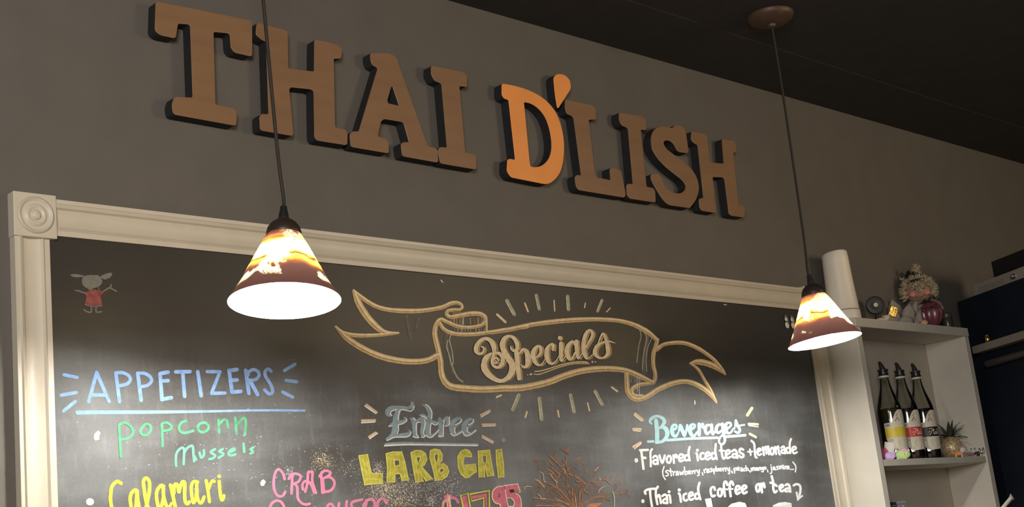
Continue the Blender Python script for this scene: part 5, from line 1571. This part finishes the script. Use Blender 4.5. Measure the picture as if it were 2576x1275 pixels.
# folded burlap leaves at the doll's right hand side
for k, (bx, by, an_, L_, wd) in enumerate(((-0.082, 0.004, -0.25, 0.092, 0.050), (-0.092, -0.012, -0.60, 0.062, 0.052), (-0.070, -0.020, 0.10, 0.072, 0.046), (-0.050, -0.027, 0.62, 0.068, 0.034), (-0.032, -0.032, 0.85, 0.050, 0.022), (-0.080, -0.028, -0.10, 0.038, 0.050), (-0.046, -0.014, 0.10, 0.082, 0.030))):
    M_ = Matrix.Translation((bx, by, 0.003+abs(math.sin(an_))*wd*0.24)) @ Matrix.Rotation(an_, 4, 'Y') @ Matrix.Rotation(0.18, 4, 'X')
    vs, fs = [], []
    for i in range(8):
        t = i/7
        ww = wd*(0.55+0.45*math.sin(PI*min(1, t*1.05)))*0.5*(1.0 if i < 6 else (0.72 if i == 6 else 0.30))
        for j in range(5):
            u = (j-2)/2
            vs.append((ww*u, -0.006*math.cos(u*1.3)+0.004*t, L_*t-(0.004*abs(u) if i == 7 else 0)))
    for i in range(7):
        for j in range(4):
            fs.append((i*5+j, i*5+j+1, (i+1)*5+j+1, (i+1)*5+j))
    o = MB().add(vs, fs, 0, M_).build('burlap_leaf', mat('grey leaf cloth', (0.33, 0.30, 0.265), rough=0.85, var=0.12, scale=100), sc)
    md = o.modifiers.new('thickness', 'SOLIDIFY')
    md.thickness = 0.0012
gp = MB()
M_ = Matrix.Translation((-0.116, -0.022, 0.050)) @ Matrix.Rotation(0.45, 4, 'Y')
gp.box((-0.013, -0.003, -0.010), (0.013, 0.003, 0.022), M_)
gp.build('gold_ribbon', mat('crinkled gold foil', (0.62, 0.42, 0.12), rough=0.25, metal=0.8, var=0.35, scale=90, bump=0.8), sc, bevel=0.002)
PX, PY, PZ = 0.000, -0.032, 0.040
pk = MB().ball((PX, PY, PZ), (0.037, 0.026, 0.040), 96, 24, fn=lambda a, t: 1-0.10*abs(math.cos(a*4.5))**4).build('pumpkin', m_plum, sc, angle=80)
MB().tube([(PX-0.006, PY, PZ+0.034), (PX-0.010, PY-0.002, PZ+0.044)], [0.005, 0.0035], 10).build('pumpkin_stem', m_hat, pk)
pl = MB()
for k in range(7):
    a = k*2*PI/7
    blade(pl, (PX-0.006, PY-0.004, PZ+0.036), (math.cos(a), math.sin(a)-0.3, 0.15), 0.026, 0.016, 1.0)
pl.build('pumpkin_leaf', col('dark plum leaf', (0.055, 0.035, 0.035)), pk)
W_ = {'C': [[(0.85, 0.85), (0.4, 1.0), (0.0, 0.5), (0.35, 0.0), (0.85, 0.15)]], 'O': [[(0.45, 1.0), (0.0, 0.55), (0.4, 0.0), (0.85, 0.5), (0.5, 1.0)]],
      'M': [[(0.0, 0.0), (0.15, 1.0)], [(0.15, 1.0), (0.45, 0.35)], [(0.45, 0.35), (0.8, 1.0)], [(0.8, 1.0), (0.95, 0.0)]], 'E': [[(0.1, 0.0), (0.1, 1.0)], [(0.1, 1.0), (0.8, 1.0)], [(0.1, 0.52), (0.65, 0.52)], [(0.1, 0.0), (0.8, 0.0)]]}
def onpump(a, b):
    q = max(0.0, 1-(a/0.037)**2-(b/0.040)**2)
    return Vector((PX+a, PY-0.026*math.sqrt(q)-0.0006, PZ+b))
cm = MB()
for i, chx in enumerate('COME'):
    for st in W_[chx]:
        q = [((-0.023+i*0.0118)+p[0]*0.0098, 0.004+0.0022*i+p[1]*0.0115) for p in st]
        q = spline(q, 5) if len(q) > 2 else [np.array(q[0])*(1-t)+np.array(q[1])*t for t in (0, .25, .5, .75, 1)]
        cm.tube([onpump(p[0], p[1]) for p in q], 0.0010, 6)
cm.build('pumpkin_lettering', col('black lettering', (0.02, 0.01, 0.012)), pk)
# head and pumpkin turn towards the room's doorway, the body sits square to the shelf
def turn(o, c, a):
    T_ = Matrix.Translation(Vector(c))
    o.matrix_local = T_ @ Matrix.Rotation(a, 4, 'Z') @ T_.inverted()
for o in (hd, hair_o, hat_o, tuft_o, tuft2_o):
    turn(o, (HX, HY, 0), -0.45)
turn(pk, (PX, PY+0.004, 0), -0.42)

x, y, z = setup((2384, 814), -0.050, ZT)
jr = thing('glass_jar', 'dull grey green glass jar at the right end of the cabinet top', 'jar', (x, y, z), 0)
m_jar = mat('smoky glass', (0.055, 0.055, 0.044), rough=0.25, var=0.15, spec=0.5)
MB().lathe([(0.017, 0), (0.0195, 0.003), (0.0195, 0.044), (0.018, 0.050), (0.0165, 0.052)], 32).build('jar_body', m_jar, jr)
MB().lathe([(0.0185, 0.052), (0.0195, 0.054), (0.0190, 0.066), (0.014, 0.071), (0.00001, 0.072)], 32).build('jar_lid', mat('smoky lid', (0.075, 0.072, 0.058), rough=0.4, var=0.1), jr)

# ------------------------------------------------------------------ snowman magnets on the board
def snowman(px, label, scarf):
    p = at(px[0], px[1], BY-0.004)
    root = thing('snowman_magnet', label, 'magnet', (p[0], BY, p[2]), 0, 'snowman magnets on the chalkboard')
    s = 0.0105
    m_sn = col('snow white', (0.80, 0.74, 0.64))
    b = MB()
    b.ball((0, -0.003, 0.0), (s, 0.003, s*1.05), 18, 10)
    b.ball((0, -0.003, s*1.7), (s*0.78, 0.003, s*0.8), 18, 10)
    b.build('snow_body', m_sn, root)
    hb = MB()
    hb.lathe([(s*0.95, 0), (s*0.95, s*0.14), (s*0.58, s*0.16), (s*0.54, s*0.72), (s*0.0001, s*0.74)], 18, Matrix.Translation((0, -0.003, s*2.25)) @ Matrix.Scale(0.3, 4, (0, 1, 0)))
    hb.build('hat', col('grey hat', (0.16, 0.16, 0.15)), root)
    sb = MB()
    sb.tube([(-s*0.7, -0.005, s*1.0), (0, -0.0068, s*0.86), (s*0.7, -0.005, s*1.0)], s*0.19, 8)
    sb.tube([(s*0.25, -0.0066, s*0.86), (s*0.40, -0.0068, s*0.15)], s*0.17, 8)
    sb.build('scarf', col('scarf %.2f' % scarf[0], scarf), root)
    for (ex, ez) in ((-0.25, 1.85), (0.25, 1.85)):
        MB().ball((ex*s, -0.0060, ez*s), s*0.10, 8, 6).build('eye', m_eye, root)
snowman((1981, 817), 'tiny snowman magnet with a green scarf, left of a pair near the right lamp', (0.10, 0.16, 0.09))
snowman((1996, 818), 'tiny snowman magnet with a faded red scarf, right of a pair beside the right lamp', (0.42, 0.20, 0.18))

# ------------------------------------------------------------------ dark angled partition at the right, ledges and hi-fi box
AZ = math.radians(26.7)
DD = Vector((math.sin(AZ), math.cos(AZ), 0))          # along the partition towards the wall
NN = Vector((-math.cos(AZ), math.sin(AZ), 0))         # out of its face
P0 = Vector((4.617, -0.100, 0.0))                     # front edge of the ledge at its far end
Mp = Matrix(((-DD.x, -NN.x, 0, P0.x), (-DD.y, -NN.y, 0, P0.y), (0, 0, 1, 0), (0, 0, 0, 1)))   # local x: along the face towards the room, local y: into the partition
pt = thing('partition_panel', 'tall dark navy partition to the right of the shelf cabinet', 'partition', (P0.x, P0.y, 0))
def pbox(a, b, name, m, parent, bev=0.002):
    return MB().box(a, b, Mp).build(name, m, parent, smooth=False, bevel=bev, world=True)
pbox((-0.095, 0.045, 0.0), (1.9, 0.30, 2.312), 'partition_face', m_navy, pt, 0)
m_ledge = mat('dim beige ledge paint', (0.30, 0.265, 0.215), rough=0.5, var=0.05)
ld = pbox((-0.002, 0.0, 2.103), (1.7, 0.046, 2.130), 'ledge', m_ledge, pt)
rl = MB().tube([Mp @ Vector((0.03, 0.030, 2.060)), Mp @ Vector((1.7, 0.030, 2.060))], 0.013, 20).build('rail', mat('dark metal rail', (0.14, 0.125, 0.11), rough=0.35, metal=0.5), pt, world=True)

m_silver = mat('silver grey metal', (0.42, 0.385, 0.325), rough=0.45, var=0.04, metal=0.15)
dp = thing('amplifier', 'slim silver fronted amplifier with vents and a round knob at the right edge', 'amplifier', tuple(Mp @ Vector((0.2, 0.06, 2.312))))
def abox(a, b, name, m, parent=dp, bev=0.0015):
    return MB().box(a, b, Mp).build(name, m, parent, smooth=False, bevel=bev, world=True)
# far end of the front panel, measured in the photograph
E0 = Vector((4.711, -0.100, 0))
ex = (E0-P0).dot(-DD)
ey = (E0-P0).dot(-NN)
fp = abox((ex, ey, 2.316), (ex+0.60, ey+0.012, 2.360), 'front_panel', m_silver)
abox((ex+0.004, ey+0.012, 2.313), (ex+0.596, ey+0.20, 2.358), 'case', m_black)
vt = MB()
for k in range(14):
    x0 = ex+0.035+k*0.0105
    vt.box((x0, ey-0.0006, 2.326), (x0+0.0040, ey+0.001, 2.346), Mp)
o = vt.build('vent_slots', col('vent shadow grey', (0.22, 0.20, 0.165)), fp, smooth=False)
for v in o.data.vertices:
    v.co -= dp.location
kb = MB()
Mk = Matrix.Translation(Mp @ Vector((ex+0.235, ey, 2.338))) @ Matrix.Rotation(-AZ, 4, 'Z') @ Matrix.Rotation(-PI/2, 4, 'Y')
kb.lathe([(0.0100, -0.001), (0.0100, 0.004), (0.0085, 0.006), (0.0080, 0.012), (0.0068, 0.0135), (0.00001, 0.0138)], 28, Mk)
o = kb.build('knob', mat('polished knob', (0.75, 0.72, 0.66), rough=0.15, metal=0.9), fp)
for v in o.data.vertices:
    v.co -= dp.location
sp = thing('black_case', 'black box lying on top of the silver amplifier', 'box', tuple(Mp @ Vector((ex+0.2, ey+0.10, 2.360))))
MB().box((ex+0.080, ey+0.035, 2.3605), (ex+0.56, ey+0.20, 2.428), Mp).build('case_body', m_black, sp, smooth=False, bevel=0.004, world=True)
MB().tube([Mp @ Vector((ex+0.105, ey+0.06, 2.375)), Mp @ Vector((ex+0.075, ey+0.05, 2.372)), Mp @ Vector((ex+0.055, ey+0.04, 2.363))], 0.004, 10).build('cable', m_black, sp, world=True)

gd = thing('gold_canister', 'small shiny gold canister standing on the ledge of the dark partition', 'canister', tuple(Mp @ Vector((0.068, 0.020, 2.130))))
MB().lathe([(0.0108, 0), (0.0115, 0.001), (0.0115, 0.020), (0.0108, 0.0215), (0.0108, 0.0225), (0.0001, 0.0228)], 28).build('canister_body', mat('shiny gold', (0.72, 0.50, 0.16), rough=0.12, metal=1.0, var=0.1), gd)
MB().lathe([(0.0114, 0.0228), (0.0114, 0.0265), (0.0001, 0.0268)], 28).build('canister_lid', mat('dark gold lid', (0.10, 0.07, 0.03), rough=0.3, metal=0.8), gd)

# ------------------------------------------------------------------ paper wrapped straw at the lower right
top = Vector(at(2547, 1248, -0.33))
bot = Vector(at(2512, 1291, -0.33))
ax = (top-bot).normalized()
m_wrap = mat('white paper wrapper', (0.86, 0.82, 0.72), rough=0.6, var=0.05, scale=60)
st = thing('paper_straw', 'white paper wrapped straw with a crimped end at the lower right corner', 'straw', tuple(top-ax*0.22))
Ln = 0.22
sv = ax.cross(Vector(_F)).normalized()
tb = MB()
tb.tube([top-ax*Ln, top-ax*0.020, top-ax*0.013], [0.0064, 0.0064, 0.0058], 18)
tb.build('wrapper', m_wrap, st, world=True)
cr = MB()
dv_ = Vector(_F).normalized()
q0, q1 = top-ax*0.017, top+ax*0.002
cr.add([q0-sv*0.0062-dv_*0.004, q0+sv*0.0062-dv_*0.004, q0+sv*0.0062+dv_*0.004, q0-sv*0.0062+dv_*0.004, q1-sv*0.0105-dv_*0.0008, q1+sv*0.0105-dv_*0.0008-ax*0.004, q1+sv*0.0105+dv_*0.0008-ax*0.004, q1-sv*0.0105+dv_*0.0008],
       [(0, 1, 5, 4), (1, 2, 6, 5), (2, 3, 7, 6), (3, 0, 4, 7), (4, 5, 6, 7), (0, 3, 2, 1)])
cr.build('crimped_end', m_wrap, st, smooth=False, world=True)
